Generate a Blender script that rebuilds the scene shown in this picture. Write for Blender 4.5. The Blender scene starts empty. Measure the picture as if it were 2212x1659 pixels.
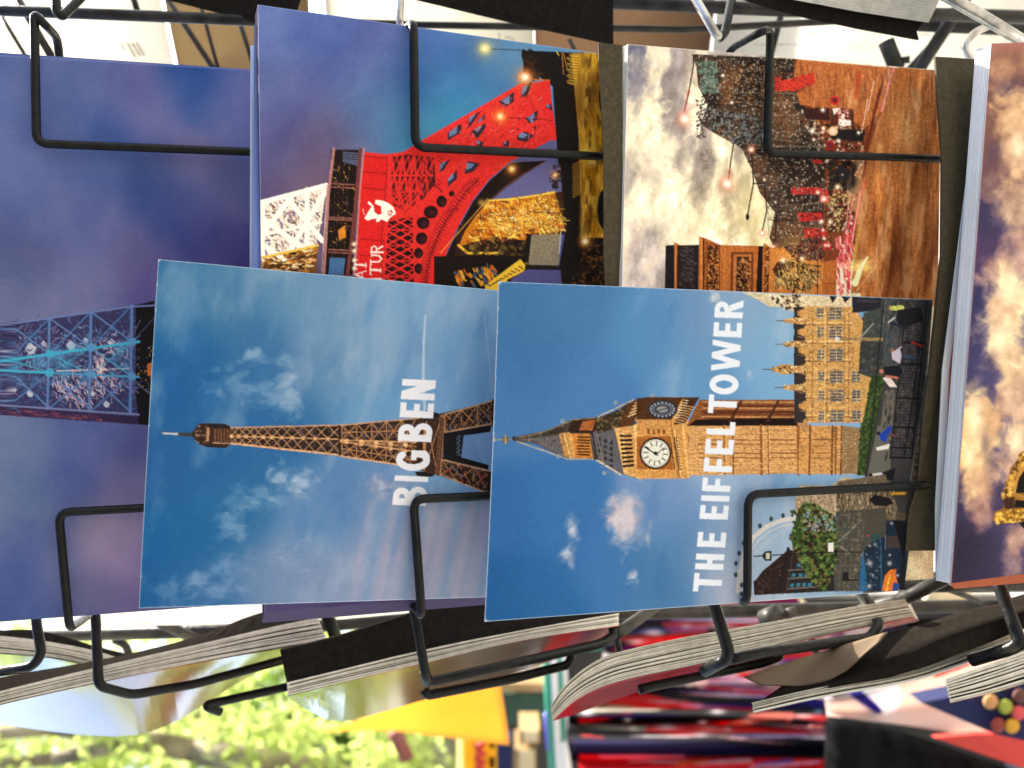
EXPO = 1.75
import math, random
import numpy as np
# ---------------------------------------------------------------- printed pictures, drawn procedurally
# coordinates: the pictures are plotted on one large drawing sheet, 2212 x 1659 units
def hash2(ix, iy, s):
    h = (ix.astype(np.int64) * 374761393 + iy.astype(np.int64) * 668265263 + s * 982451653) & 0xffffffff
    h = ((h ^ (h >> 13)) * 1274126177) & 0xffffffff
    h = h ^ (h >> 16)
    return (h & 0xffff).astype(np.float32) / 65535.0
def vnoise(x, y, s):
    x0 = np.floor(x); y0 = np.floor(y); fx = x - x0; fy = y - y0
    fx = fx * fx * (3 - 2 * fx); fy = fy * fy * (3 - 2 * fy)
    a = hash2(x0, y0, s); b = hash2(x0 + 1, y0, s); c = hash2(x0, y0 + 1, s); d = hash2(x0 + 1, y0 + 1, s)
    return (a * (1 - fx) + b * fx) * (1 - fy) + (c * (1 - fx) + d * fx) * fy
def fbm(x, y, s, o=4):
    r = 0; a = .5; t = 0
    for k in range(o):
        r = r + a * vnoise(x, y, s + k * 17); t += a; a *= .5; x = x * 2.03 + 5.1; y = y * 2.03 + 1.7
    return r / t
def sst(v, a, b):
    t = np.clip((v - a) / (b - a), 0, 1); return t * t * (3 - 2 * t)

class Sheet:
    def __init__(s, x0, y0, x1, y1):
        s.x0, s.y0, s.x1, s.y1 = x0, y0, x1, y1
        s.h = int(y1 - y0); s.w = int(x1 - x0)
        s.a = np.zeros((s.h, s.w, 3), np.float32)
        s.X, s.Y = np.meshgrid(np.arange(s.w, dtype=np.float32) + x0 + .5, np.arange(s.h, dtype=np.float32) + y0 + .5)
        s.v = (0, 0, 1.4756)
    def view(s, ox, oy, k=2.0331): s.v = (ox, oy, k)
    def m(s, p):
        ox, oy, k = s.v
        return ((ox + p[0] / k) / 1.4756, (oy + p[1] / k) / 1.4756)
    def sc(s, w): return w / s.v[2] / 1.4756
    def zone(s, x0, y0, x1, y1):
        i0 = max(0, int(x0 - s.x0)); i1 = min(s.w, int(x1 - s.x0) + 2)
        j0 = max(0, int(y0 - s.y0)); j1 = min(s.h, int(y1 - s.y0) + 2)
        if i1 <= i0 or j1 <= j0: return None
        return (slice(j0, j1), slice(i0, i1))
    def mix(s, z, mask, col):
        if callable(col): col = col(s.X[z], s.Y[z])
        col = np.asarray(col, np.float32)
        s.a[z] = s.a[z] * (1 - mask[..., None]) + col * mask[..., None]
    def rbf(s, pts, sig=60):
        st = 12
        gx = np.arange(s.x0 - st, s.x1 + 2 * st, st, dtype=np.float32); gy = np.arange(s.y0 - st, s.y1 + 2 * st, st, dtype=np.float32)
        GX, GY = np.meshgrid(gx, gy); num = np.zeros(GX.shape + (3,)); den = np.zeros(GX.shape)
        for (x, y, c) in pts:
            d2 = (GX - x) ** 2 + (GY - y) ** 2
            w = np.exp(-d2 / (2 * sig * sig)) + 1e-3 / (1 + d2 / (sig * sig)) ** 2
            num += w[..., None] * np.array(c, float); den += w
        g = num / den[..., None]
        fx = (s.X - gx[0]) / st; fy = (s.Y - gy[0]) / st
        ix = fx.astype(int); iy = fy.astype(int); fx = (fx - ix)[..., None]; fy = (fy - iy)[..., None]
        s.a[:] = (g[iy, ix] * (1 - fx) + g[iy, ix + 1] * fx) * (1 - fy) + (g[iy + 1, ix] * (1 - fx) + g[iy + 1, ix + 1] * fx) * fy
    def grain(s, amt, seed=3, f=1.5):
        n = vnoise(s.X / f, s.Y / f, seed) + .6 * vnoise(s.X / (f * 2.3), s.Y / (f * 2.3), seed + 5) - .8
        s.a += (n * amt)[..., None]
    def P(s, pts, col, al=1.0, raw=False):
        if not raw: pts = [s.m(p) for p in pts]
        xs = [p[0] for p in pts]; ys = [p[1] for p in pts]
        z = s.zone(min(xs) - 1, min(ys) - 1, max(xs) + 1, max(ys) + 1)
        if z is None: return
        X = s.X[z]; Y = s.Y[z]; acc = np.zeros(X.shape, np.float32)
        n = len(pts)
        offs = ((-.25, -.25), (.25, -.25), (-.25, .25), (.25, .25))
        for ox, oy in offs:
            ins = np.zeros(X.shape, bool); xx = X + ox; yy = Y + oy
            for i in range(n):
                ax, ay = pts[i]; bx, by = pts[(i + 1) % n]
                if ay == by: continue
                c = ((ay > yy) != (by > yy)) & (xx < (bx - ax) * (yy - ay) / (by - ay) + ax)
                ins ^= c
            acc += ins
        s.mix(z, acc / 4 * al, col)
    def L(s, pts, w, col, al=1.0, w2=None, soft=0.6, raw=False):
        if not raw: pts = [s.m(p) for p in pts]; w = s.sc(w); w2 = s.sc(w2) if w2 is not None else None
        n = len(pts) - 1
        for i in range(n):
            (ax, ay), (bx, by) = pts[i], pts[i + 1]
            wa = w if w2 is None else w + (w2 - w) * i / n; wb = w if w2 is None else w + (w2 - w) * (i + 1) / n
            r = max(wa, wb) / 2 + soft + 1
            z = s.zone(min(ax, bx) - r, min(ay, by) - r, max(ax, bx) + r, max(ay, by) + r)
            if z is None: continue
            X = s.X[z]; Y = s.Y[z]; dx, dy = bx - ax, by - ay; l2 = dx * dx + dy * dy + 1e-9
            t = np.clip(((X - ax) * dx + (Y - ay) * dy) / l2, 0, 1)
            d = np.hypot(X - ax - t * dx, Y - ay - t * dy); hw = (wa + (wb - wa) * t) / 2
            s.mix(z, np.clip((hw - d) / soft + .5, 0, 1) * al * np.minimum(1, hw * 2 / .7), col)
    def D(s, p, r, col, al=1.0, soft=.7, ry=None):
        x, y = s.m(p); r = s.sc(r); ry = s.sc(ry) if ry else r
        z = s.zone(x - r - 2, y - ry - 2, x + r + 2, y + ry + 2)
        if z is None: return
        d = np.hypot((s.X[z] - x) / r, (s.Y[z] - y) / ry)
        s.mix(z, np.clip((1 - d) * min(r, ry) / soft + .5, 0, 1) * al, col)
    def G(s, p, r, col, al=1.0, ry=None):
        x, y = s.m(p); r = s.sc(r); ry = s.sc(ry) if ry else r
        z = s.zone(x - 3 * r, y - 3 * ry, x + 3 * r, y + 3 * ry)
        if z is None: return
        s.mix(z, np.exp(-(((s.X[z] - x) / r) ** 2 + ((s.Y[z] - y) / ry) ** 2)) * al, col)
    def puff(s, p, rx, ry, col, al, seed, f=.05, th=.5, fy=None):
        x, y = s.m(p); rx = s.sc(rx); ry = s.sc(ry); fy = fy or f
        z = s.zone(x - 2 * rx, y - 2 * ry, x + 2 * rx, y + 2 * ry)
        if z is None: return
        d = np.hypot((s.X[z] - x) / rx, (s.Y[z] - y) / ry)
        wx = fbm(s.X[z] * f * .8, s.Y[z] * fy * .8, seed + 90, 3) * 1.6; n = fbm(s.X[z] * f + wx, s.Y[z] * fy - wx, seed, 6)
        k = sst(n + .6 * (1 - d), th - .04, th + .52); sh = fbm(s.X[z] * f * 1.7 + 3, s.Y[z] * fy * 1.7 + wx, seed + 40, 4) - .5
        s.mix(z, k * al, np.clip(np.asarray(col, np.float32) + (sh * 90 + (k - .6) * 26)[..., None] * np.array([1, .95, .75], np.float32), 0, 255))
    def tex(s, z, mask, amp, fx, fy, seed):
        n = vnoise(s.X[z] * fx, s.Y[z] * fy, seed) * .6 + vnoise(s.X[z] * fx * 2.1, s.Y[z] * fy * 2.1, seed + 3) * .4
        s.a[z] *= (1 + amp * (n - .5) * 2 * mask)[..., None]
    def texall(s, amp, fx, fy, seed, warm=True):
        z = (slice(None), slice(None)); m = np.clip((s.a[..., 0] * .9 - s.a[..., 2]) / 14, 0, 1) if warm else np.ones(s.X.shape)
        s.tex(z, m, amp, fx, fy, seed)
    def star(s, p, r, col, n=8, core=(255, 250, 225), w=5):
        s.G(p, r * .55, col, .55)
        for k in range(n):
            a = math.pi * 2 * k / n + .3; rr = r * (1.0 if k % 2 else .75)
            s.L([p, (p[0] + rr * math.cos(a), p[1] + rr * math.sin(a))], w, col, .8, w2=.5)
        s.G(p, r * .28, core, 1)
    def quadmap(s, q):
        # bilinear map of a unit square onto four corners
        a, b, c, d = [np.array(p, float) for p in q]
        return lambda u, v: tuple(a * (1 - u) * (1 - v) + b * u * (1 - v) + c * u * v + d * (1 - u) * v)
    def lattice(s, q, n, w, col, al=1, bar=True, sub=0, mid=False):
        f = s.quadmap(q)
        for i in range(n):
            u0, u1 = i / n, (i + 1) / n
            s.L([f(u0, 0), f(u1, 1)], w, col, al); s.L([f(u0, 1), f(u1, 0)], w, col, al)
            if bar: s.L([f(u0, 0), f(u0, 1)], w, col, al)
            for k in range(sub):
                um = (u0 + u1) / 2
                s.L([f(um, 0), f(u1, .5)], w * .7, col, al * .8); s.L([f(um, 1), f(u0, .5)], w * .7, col, al * .8)
                s.L([f(um, 0), f(u0, .5)], w * .7, col, al * .8); s.L([f(um, 1), f(u1, .5)], w * .7, col, al * .8)
        if mid: s.L([f(0, .5), f(1, .5)], w, col, al)
    def speck(s, poly, n, cols, r, seed, al=.8, elong=None):
        rnd = random.Random(seed); xs = [p[0] for p in poly]; ys = [p[1] for p in poly]
        k = 0; t = 0
        while k < n and t < n * 6:
            t += 1
            x = rnd.uniform(min(xs), max(xs)); y = rnd.uniform(min(ys), max(ys)); ins = False
            for i in range(len(poly)):
                ax, ay = poly[i]; bx, by = poly[(i + 1) % len(poly)]
                if (ay > y) != (by > y) and x < (bx - ax) * (y - ay) / (by - ay) + ax: ins = not ins
            if not ins: continue
            k += 1; c = rnd.choice(cols); rr = rnd.uniform(.5, 1.3) * r
            if elong:
                a = math.radians(elong[0] + rnd.uniform(-elong[2], elong[2])); l = rr * elong[1] * rnd.uniform(.5, 1.3)
                s.L([(x, y), (x + l * math.cos(a), y + l * math.sin(a))], rr, c, al)
            else: s.D((x, y), rr, c, al)

def art_blue_tower():
    s = Sheet(-60, 90, 640, 1370)
    K = [(50,200,(88,106,176)),(200,180,(86,104,172)),(260,190,(112,110,172)),(420,180,(36,76,160)),(230,270,(58,84,166)),(320,230,(106,108,174)),(500,200,(98,108,180)),
    (20,380,(100,112,176)),(80,330,(84,100,170)),(330,400,(48,72,146)),(430,500,(56,66,146)),(370,450,(50,68,146)),(200,350,(78,98,170)),(420,370,(106,106,168)),(100,450,(96,106,168)),(500,420,(84,90,154)),(480,520,(80,74,142)),
    (50,550,(88,94,152)),(300,560,(92,92,154)),(200,620,(106,110,168)),(330,610,(90,78,150)),(50,640,(106,112,162)),(500,600,(80,72,140)),(560,300,(100,110,180)),(150,250,(84,102,172)),(200,480,(92,100,166)),
    (50,980,(110,124,172)),(200,950,(94,104,170)),(300,980,(84,88,154)),(150,1050,(80,94,166)),(60,1080,(100,120,166)),(280,1050,(124,114,166)),(40,1210,(74,92,166)),(60,1320,(62,82,154)),
    (200,1150,(140,130,168)),(250,1210,(138,122,168)),(200,1280,(90,94,150)),(20,1150,(104,114,166)),(290,1290,(96,86,144)),(400,1200,(110,100,160)),(120,1180,(92,104,166)),(500,1150,(90,90,150))]
    s.rbf(K, 42)
    n = fbm(s.X * .008 + s.Y * .004, s.Y * .007 - s.X * .004, 11, 4) - .5
    s.a += n[..., None] * np.array([46, 34, 22], np.float32)
    s.view(0, 816)
    dark = (56, 54, 104)
    s.P([(-300,490),(0,440),(570,375),(850,322),(1000,290),(1000,1097),(700,1078),(0,1030),(-300,1015)], dark)
    s.speck([(-300,490),(0,450),(850,330),(900,320),(900,1020),(0,965),(-300,960)], 620, [(96,92,150),(44,38,84),(72,84,150),(112,104,164),(36,30,66),(62,104,168)], 9, 5, .6, (25,3,70))
    s.P([(-300,960),(0,975),(600,1020),(990,1050),(1000,1100),(700,1078),(0,1030),(-300,1015)], (52,36,74))
    s.speck([(0,985),(600,1025),(700,1070),(0,1028)], 130, [(110,50,80),(70,50,110),(150,84,90)], 6, 8, .7, (5,5,10))
    s.P([(880,320),(1000,290),(1010,1100),(900,1090),(880,900)], (16,14,20))
    s.speck([(890,560),(990,560),(980,900),(890,900)], 50, [(220,150,60),(160,120,90),(60,90,150)], 5, 3, .8)
    s.P([(955,700),(985,690),(985,780),(955,775)], (210,110,40))
    for (x, y, r) in ((200,600,38),(460,580,32),(555,545,18),(720,560,26),(285,570,20),(195,890,24),(600,890,20),(690,960,22),(80,870,28)):
        s.P([(x-r,y),(x-r*.2,y-r*1.1),(x+r,y-r*.2),(x+r*.6,y+r*.9),(x-r*.3,y+r)], (206,208,222), .9)
    s.speck([(330,760),(740,740),(800,850),(600,970),(450,960),(340,880)], 150, [(224,190,196),(240,214,214),(180,140,170)], 6, 9, .85, (60,7,45))
    s.speck([(590,640),(680,640),(660,760),(600,740)], 26, [(236,208,206),(210,176,180)], 7, 19, .9, (80,8,35))
    s.L([(370,745),(850,730)], 12, (232,208,208), .9); s.D((640,730), 22, (240,220,214), .8)
    s.speck([(440,560),(740,540),(760,620),(640,640)], 40, [(224,196,206)], 5, 10, .8, (20,7,60))
    cy = (64,176,214); cb = (78,120,186); lb = (110,130,196)
    for k in range(260):
        a = random.Random(k + 900); x = -100 + a.random() * 960; y = 470 + a.random() * 500; l = a.uniform(30, 120); an = a.choice((.75, -.75, 1.55, .05, .5, -1.1))
        s.L([(x, y), (x + l * math.cos(an), y + l * math.sin(an))], a.choice((3, 4, 6)), a.choice(((96, 130, 200), (60, 150, 206), (150, 150, 206), (40, 36, 78), (30, 26, 60), (180, 160, 200))), .6)
    s.speck([(-60,500),(850,420),(860,900),(-60,900)], 420, [(120,170,226),(190,204,236),(84,140,206),(30,24,56),(150,120,180)], 5, 61, .75, (30,5,80))
    for k in range(26): a = random.Random(k + 40); s.G((60 + a.random() * 780, 560 + a.random() * 260), 34, (90,170,226), .42)
    T = lambda x: 452 - .155 * x if x < 570 else 364 - .16 * (x - 570)
    M1 = lambda x: 680 - .145 * x; M2 = lambda x: 742 + .045 * x; B = lambda x: 965 + .065 * x
    xs = [-200, 60, 320, 590, 855]
    for i, x in enumerate(xs):
        s.L([(x, T(x)), (x - 12, B(x))], 20, cb, .85); s.L([(x, T(x)), (x - 12, B(x))], 5, (150,160,205), .6)
        if i:
            p = xs[i-1]
            for (A, C) in ((T, M1), (M2, B)):
                s.L([(p, A(p)), (x, C(x))], 10, cb, .9); s.L([(p, C(p)), (x, A(x))], 10, cb, .9)
                s.L([(p, A(p)), (x, C(x))], 3, (170,180,220), .5)
            s.L([(p, M1(p)), (x, M2(x))], 8, cy, .8); s.L([(p, M2(p)), (x, M1(x))], 8, cy, .6)
    s.L([(855,560),(1000,400)], 5, lb, .6); s.L([(855,790),(975,900)], 6, (120,130,140), .8)
    s.L([(-300,725),(900,555)], 17, cy); s.L([(-300,728),(900,784)], 14, (70,150,205)); s.L([(0,742),(330,757)], 15, cy)
    for x in xs:
        for F in (M1, M2): s.D((x, F(x)), 28, cy if x < 500 else (90,150,210), .85)
    s.L([(-300,497),(0,450),(850,328),(1000,320)], 10, lb); s.L([(-300,950),(0,966),(900,1028)], 12, (120,126,180))
    s.grain(7)
    return s

def art_red_tower():
    s = Sheet(520, -10, 1330, 1360)
    K = [(600,80,(90,110,185)),(700,60,(84,108,184)),(830,100,(92,104,180)),(950,110,(70,110,190)),(650,200,(96,104,172)),(570,200,(84,96,160)),(600,330,(84,84,140)),(560,450,(90,80,130)),
    (700,300,(104,92,134)),(720,380,(96,74,100)),(650,400,(100,80,112)),(800,200,(84,110,170)),(850,250,(70,116,176)),(900,300,(50,124,170)),(960,200,(64,126,190)),(1000,240,(40,130,180)),(1050,200,(60,110,180)),(900,150,(60,104,180)),
    (1080,130,(90,140,190)),(780,300,(84,100,156)),(760,140,(90,106,180)),(560,300,(90,90,160)),(1100,420,(90,90,150)),(1120,600,(84,90,170)),(700,1250,(84,74,130)),(900,1300,(74,66,120))]
    s.rbf(K, 45)
    n = fbm(s.X * .01 + s.Y * .006, s.Y * .009 - s.X * .004, 31, 5) - .5
    s.a += n[..., None] * np.array([34, 34, 26], np.float32)
    s.view(1088, 0)
    R = (226, 44, 40); K0 = (26, 16, 16)
    # ground, lit square and dark tree line
    s.P([(1165,325),(1700,350),(1720,1900),(1380,1900),(1450,1500),(1400,1000),(1370,560),(1240,470),(1190,480)], (24,18,16))
    s.speck([(1170,330),(1230,330),(1300,480),(1250,520),(1190,470)], 60, [(24,18,16),(50,34,26)], 14, 4)
    s.P([(1490,345),(1670,350),(1700,1000),(1700,1540),(1560,1540),(1540,900)], (196,140,36))
    s.view(1088, 0)
    z = s.zone(1240, 110, 1310, 520)
    f = fbm(s.X[z] * .07, s.Y[z] * .012, 5, 4)
    msk = np.clip((s.X[z] - 1248) / 16, 0, 1) * sst(s.Y[z], 110, 118) * (1 - sst(s.Y[z], 508, 516))
    s.mix(z, msk, np.stack([150 + 110 * f, 96 + 100 * f, 10 + 60 * f], -1) - 20)
    s.G((1600,560), 90, (120,76,30), .7, ry=120); s.G((1560,700), 60, (70,44,20), .5, ry=90)
    s.G((1580,990), 40, (236,200,60), .8, ry=40); s.G((1620,400), 80, (220,180,50), .6)
    for k in range(34):
        y = 350 + k * 6; s.L([(1470 + 12 * math.sin(k), y), (1530, y + 8)], 4, (240,190,60) if k % 3 else (120,70,20), .8)
    for k in range(14):
        y = 1050 + k * 16; s.L([(1500, y + 20), (1560, y - 12)], 6, (214,150,44), .75)
    s.L([(1430,340),(1440,480)], 5, (220,150,50), .8); s.L([(1395,335),(1410,360)], 5, (230,190,60)); s.L([(1440,345),(1462,440)], 4, (214,140,40))
    s.L([(1520,520),(1545,990)], 6, (150,110,70), .6); s.L([(1560,1050),(1560,1550)], 10, (110,90,50), .7)
    s.G((1640,1050), 50, (250,220,130), .7, ry=26)
    s.L([(1630,540),(1600,600),(1610,700),(1650,800)], 4, (90,50,24), .7)
    # red leg: outer outline down to the arch
    red = [(150,985),(290,1000),(400,985),(520,915),(800,760),(1170,545),(1350,520),(1370,700),(1395,890),(1240,970),(1090,1050),(960,1160),(850,1300),(760,1460),(690,1620),(640,1760),(600,1900),(90,1900),(115,1400),(130,1150)]
    s.P(red, R)
    # openings of the lattice near the foot
    holes = [[(1170,560),(1240,525),(1215,600),(1160,670)],[(1020,660),(1120,595),(1115,700),(1060,690)],[(690,860),(785,795),(775,880),(690,920)],
             [(825,770),(920,700),(850,800),(825,830)],[(840,850),(940,720),(935,830),(880,900)],[(1140,830),(1250,880),(1200,920),(1140,910)],[(1195,770),(1275,710),(1260,850)],
             [(1040,950),(1090,890),(1085,950)],[(640,1060),(710,1030),(640,1140)],[(800,1040),(900,1060),(860,1110),(800,1130)],[(690,1170),(750,1100),(750,1160),(690,1210)],
             [(880,905),(920,920),(915,950),(880,950)],[(1320,690),(1360,670),(1370,720)]]
    for i, h in enumerate(holes):
        s.P(h, (50,36,50)); cx = sum(p[0] for p in h) / len(h); cyy = sum(p[1] for p in h) / len(h)
        s.P([(cx + (p[0] - cx) * .55 - 10, cyy + (p[1] - cyy) * .55 - 8) for p in h], (104,126,178))
    s.speck([(700,850),(1000,680),(1250,560),(1350,700),(1250,960),(900,1000),(700,930)], 210, [(236,90,90),(200,40,50),(120,40,50),(240,150,150),(90,30,40)], 5, 21, .6, (125,5,30))
    for a, b in (((560,1000),(1180,640)),((640,1130),(1330,760)),((530,920),(1170,550)),((1160,560),(1130,720)),((1240,620),(1380,900)),((940,700),(960,960)),((790,790),(800,1080))):
        s.L([a, b], 26, (230,50,44))
    # fine diamond lattice, upper block
    s.P([(320,1020),(420,1000),(500,1010),(600,1020),(610,1190),(520,1300),(480,1230),(330,1250)], (70,26,30))
    s.lattice([(325,1015),(620,1000),(560,1270),(300,1260)], 4, 14, R, sub=1, mid=True)
    s.P([(325,1255),(500,1245),(480,1320),(420,1370),(340,1330)], (80,26,30))
    s.lattice([(310,1255),(520,1245),(450,1400),(330,1300)], 3, 13, R, sub=1)
    for k in range(26):
        a = random.Random(k); x = 480 + a.random() * 160; y = 1010 + a.random() * 220
        s.L([(x, y), (x + 22, y + 26)], 7, (120,24,30), .8)
    # lower big diamond block with round holes
    blk = [(300,1440),(470,1395),(470,1500),(480,1659),(470,1900),(260,1900),(280,1659)]
    s.P(blk, (40,18,22))
    for i in range(6):
        y = 1392 + i * 100; a, b, c_ = 292 - i * 3, 385 - i * 2, 474
        s.L([(a, y), (c_, y + 100)], 13, R); s.L([(c_, y), (a, y + 100)], 13, R)
        s.L([(a, y + 50), (b, y)], 7, R); s.L([(b, y), (c_, y + 50)], 7, R); s.L([(a, y + 50), (b, y + 100)], 7, R); s.L([(b, y + 100), (c_, y + 50)], 7, R)
        s.L([(a, y + 18), (c_ - 12, y + 118)], 3, (150, 30, 34)); s.L([(a, y), (c_, y)], 8, R)
    s.L([(470,1380),(480,1900)], 20, R); s.L([(300,1380),(270,1900)], 14, R)
    for (x, y, rx, ry) in ((650,1305,34,38),(580,1375,46,42),(530,1445,42,40),(520,1545,38,40),(500,1640,30,34),(500,1740,28,34),(715,1255,18,18)):
        s.D((x, y), rx, (44,18,22), ry=ry); s.D((x + 8, y + 6), rx * .5, (70,28,30), ry=ry * .5)
    # arch band with tracery
    arcp = [(880,1170),(810,1240),(740,1340),(690,1410),(640,1500),(600,1590),(570,1680),(550,1780),(545,1880)]
    for i in range(len(arcp) - 1):
        for k in range(5):
            t = k / 5; x = arcp[i][0] + (arcp[i+1][0] - arcp[i][0]) * t; y = arcp[i][1] + (arcp[i+1][1] - arcp[i][1]) * t
            s.L([(x - 22, y - 14), (x + 16, y + 12)], 7, (110,20,28), .8); s.L([(x - 10, y + 14), (x + 12, y - 14)], 5, (90,20,24), .8)
    s.L([(x - 34, y - 16) for x, y in arcp], 5, (150,24,30), .8)
    s.speck([(840,1150),(900,1150),(700,1440),(560,1700),(520,1700),(640,1420)], 60, [(150,28,34)], 6, 9, .6, (45,3,40))
    # dark arch underside
    arch = [(1160,1050),(1330,1040),(1190,1130),(1060,1220),(960,1310),(880,1400),(820,1500),(770,1600),(720,1700),(700,1900),(600,1900),(650,1720),(700,1610),(770,1460),(850,1310),(960,1170),(1090,1060)]
    s.P(arch, (34,20,18))
    s.P([(760,1460),(900,1400),(1000,1330),(1080,1290),(1440,1240),(1440,1520),(1240,1560),(1200,1900),(700,1900)], (60,34,22))
    s.L([(1330,1040),(1190,1120),(1060,1210),(940,1320),(850,1440)], 6, (110,60,50))
    s.P([(1190,1130),(1350,1050),(1420,1070),(1430,1240),(1280,1270),(1100,1290),(1010,1285)], (100,98,160))
    s.speck([(1370,1060),(1430,1080),(1420,1230),(1340,1200)], 40, [(40,30,40),(24,18,20)], 10, 8)
    # golden far leg
    s.P([(960,1300),(1100,1290),(1280,1260),(1380,1240),(1430,1400),(1445,1500),(1230,1510),(1200,1560),(1000,1530),(850,1570),(760,1600),(800,1500),(870,1400)], (206,120,24))
    s.speck([(960,1300),(1380,1240),(1430,1400),(1440,1500),(1100,1540),(800,1580),(870,1400)], 420, [(250,196,50),(255,226,110),(150,60,20),(90,40,30),(236,150,30),(200,90,30)], 9, 12, .75, (35,4,70))
    s.G((1300,1380), 110, (255,206,70), .45, ry=90); s.G((1080,1430), 110, (255,196,60), .4, ry=70)
    for k in range(70):
        a = random.Random(k + 300); x = 900 + a.random() * 500; y = 1330 + a.random() * 150; l = a.uniform(30, 110); an = a.choice((.6, -.9, 1.4, .1)); s.L([(x, y), (x + l * math.cos(an), y + l * math.sin(an) * .6)], a.choice((3, 4, 6)), a.choice(((255, 220, 90), (120, 50, 20), (80, 30, 20), (250, 170, 40), (255, 240, 160))), .7)
    for k in range(12): a = random.Random(k + 70); s.G((1000 + a.random() * 400, 1320 + a.random() * 170), 9, (255,240,180), .9)
    s.L([(1380,1245),(1280,1265),(1100,1290),(960,1300)], 12, (250,200,60)); s.L([(760,1590),(820,1640),(1010,1640)], 16, (240,180,50))
    s.speck([(780,1600),(1000,1540),(1100,1560),(1210,1560),(1210,1900),(800,1900)], 200, [(60,50,26),(110,96,40),(24,18,14),(150,120,50)], 14, 15, .7)
    for i in range(14):
        t = i / 13; x = 940 - 290 * t; y = 1300 + 330 * t; s.L([(x - 8, y + 10), (x + 10, y - 10)], 6, (230,170,70), .8)
    s.P([(1230,1520),(1420,1518),(1410,1710),(1215,1700)], (142,128,104)); s.L([(1422,1505),(1412,1640)], 8, (190,186,180)); s.P([(1200,1510),(1232,1520),(1215,1700),(1190,1700)], (30,24,20))
    s.speck([(1235,1530),(1415,1530),(1405,1680),(1225,1680)], 90, [(120,108,88),(160,146,120)], 5, 18, .5)
    s.view(1088, 816)
    s.P([(600,0),(1200,0),(1180,90),(1000,220),(600,200)], (30,20,16))
    s.P([(930,190),(1160,20),(1200,70),(1180,100),(1080,150),(1030,230),(930,230)], (240,190,50))
    for i in range(9):
        s.L([(960 + i * 24, 195 - i * 16), (985 + i * 24, 180 - i * 12)], 8, (90,40,30), .8)
    s.speck([(720,100),(1000,40),(1000,150),(760,200)], 70, [(240,170,50),(210,110,30),(70,90,110)], 14, 6, .85, (60,2,30))
    s.P([(1210,85),(1420,90),(1430,190),(1100,190),(1100,150)], (84,82,150)); s.P([(1215,0),(1410,0),(1405,60),(1215,58)], (142,128,104)); s.P([(1190,55),(1420,62),(1420,92),(1190,88)], (40,28,28))
    s.P([(1420,90),(1700,0),(1710,240),(1430,200)], (30,24,18)); s.speck([(1560,0),(1705,0),(1705,190),(1480,190)], 110, [(110,70,36),(70,44,26),(150,100,50)], 8, 9, .6)
    s.view(1088, 0)
    s.speck([(1560,1540),(1700,1540),(1705,1700),(1560,1700)], 60, [(110,70,36),(70,44,26),(150,100,50)], 8, 29, .6)
    # platform / banner band and white upper legs
    s.view(0, 0)
    s.P([(1540,1350),(2118,1195),(2080,1450),(2050,1600),(1540,1760)], (232,216,200)); s.P([(1540,1700),(2060,1590),(2050,1800),(1540,1900)], (120,76,40))
    s.speck([(1560,1370),(2080,1230),(2060,1560),(1560,1690)], 420, [(110,84,90),(96,90,146),(170,130,110),(60,42,46),(246,236,224)], 9, 57, .75, (40,3,60))
    for a, b in (((1560,1700),(1900,1260)),((1600,1340),(1980,1620)),((1700,1310),(1700,1680)),((1990,1230),(1990,1600)),((1860,1280),(2090,1560)),((1880,1620),(2110,1240)),((1560,1480),(1840,1680))): s.L([a, b], 34, (244,234,220))
    s.L([(1540,1352),(2115,1200)], 30, (246,238,226)); s.L([(1540,1560),(2080,1440)], 18, (244,234,220))
    s.speck([(1560,1700),(2040,1600),(2000,1750),(1560,1800)], 160, [(236,180,70),(214,130,40),(60,30,20),(240,210,160)], 9, 58, .85, (-10,4,30))
    s.L([(1560,1700),(2060,1590)], 16, (240,190,70))
    s.view(1000, 400, 2.328)
    s.P([(96,440),(110,440),(70,1110),(56,1110)], (190,160,150))
    s.P([(130,180),(330,180),(330,460),(310,700),(290,1000),(290,1110),(60,1110),(90,700),(120,430)], (28,18,16))
    s.P([(215,190),(330,200),(325,300),(215,270)], (78,84,120)); s.P([(120,980),(235,985),(220,1110),(110,1110)], (60,110,170))
    for y in (200,218,236,252): s.L([(160, y - 12), (330, y)], 5, (50,34,34))
    for y in (440,465,690,705,930,950): s.L([(110, y - 10), (300, y)], 9, (150,90,84))
    for x in (150,180,210,240): s.L([(x + 20, 250), (x - 20, 1110)], 3, (120,76,50), .6)
    s.speck([(140,260),(310,300),(290,900),(110,900)], 150, [(200,150,60),(150,110,80),(90,50,40),(60,40,40)], 5, 4, .8, (60,3,60))
    s.P([(180,780),(230,740),(240,830),(190,850)], (214,130,40))
    s.L([(150,170),(110,500),(75,1110)], 20, (172,116,110)); s.L([(345,180),(300,700),(250,1110)], 26, (120,60,56)); s.L([(375,170),(345,450),(325,760),(300,1110)], 12, (200,120,110))
    for y in (880,930,1000,1060): s.G((300, y), 16, (255,236,190))
    s.P([(375,215),(520,235),(548,300),(520,1170),(320,1170),(335,800),(360,400)], (222,34,34))
    for y in (235,350,470,850,970): s.L([(372 - (y - 200) * .04, y - 8), (545 - (y - 200) * .04, y + 8)], 8, (140,20,24), .8)
    s.L([(545,240),(530,560),(505,800),(500,1170)], 9, (160,28,30), .9); s.L([(575,240),(560,560)], 12, R)
    # white ship-like emblem
    s.P([(375,690),(430,600),(400,580),(410,560),(445,600),(450,640),(480,665),(505,655),(500,600),(455,580),(460,550),(520,560),(560,580),(590,605),(610,650),(560,690),(545,715),(500,695),(480,715),(460,715),(470,690),(430,695),(400,705)], (244,232,214))
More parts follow.
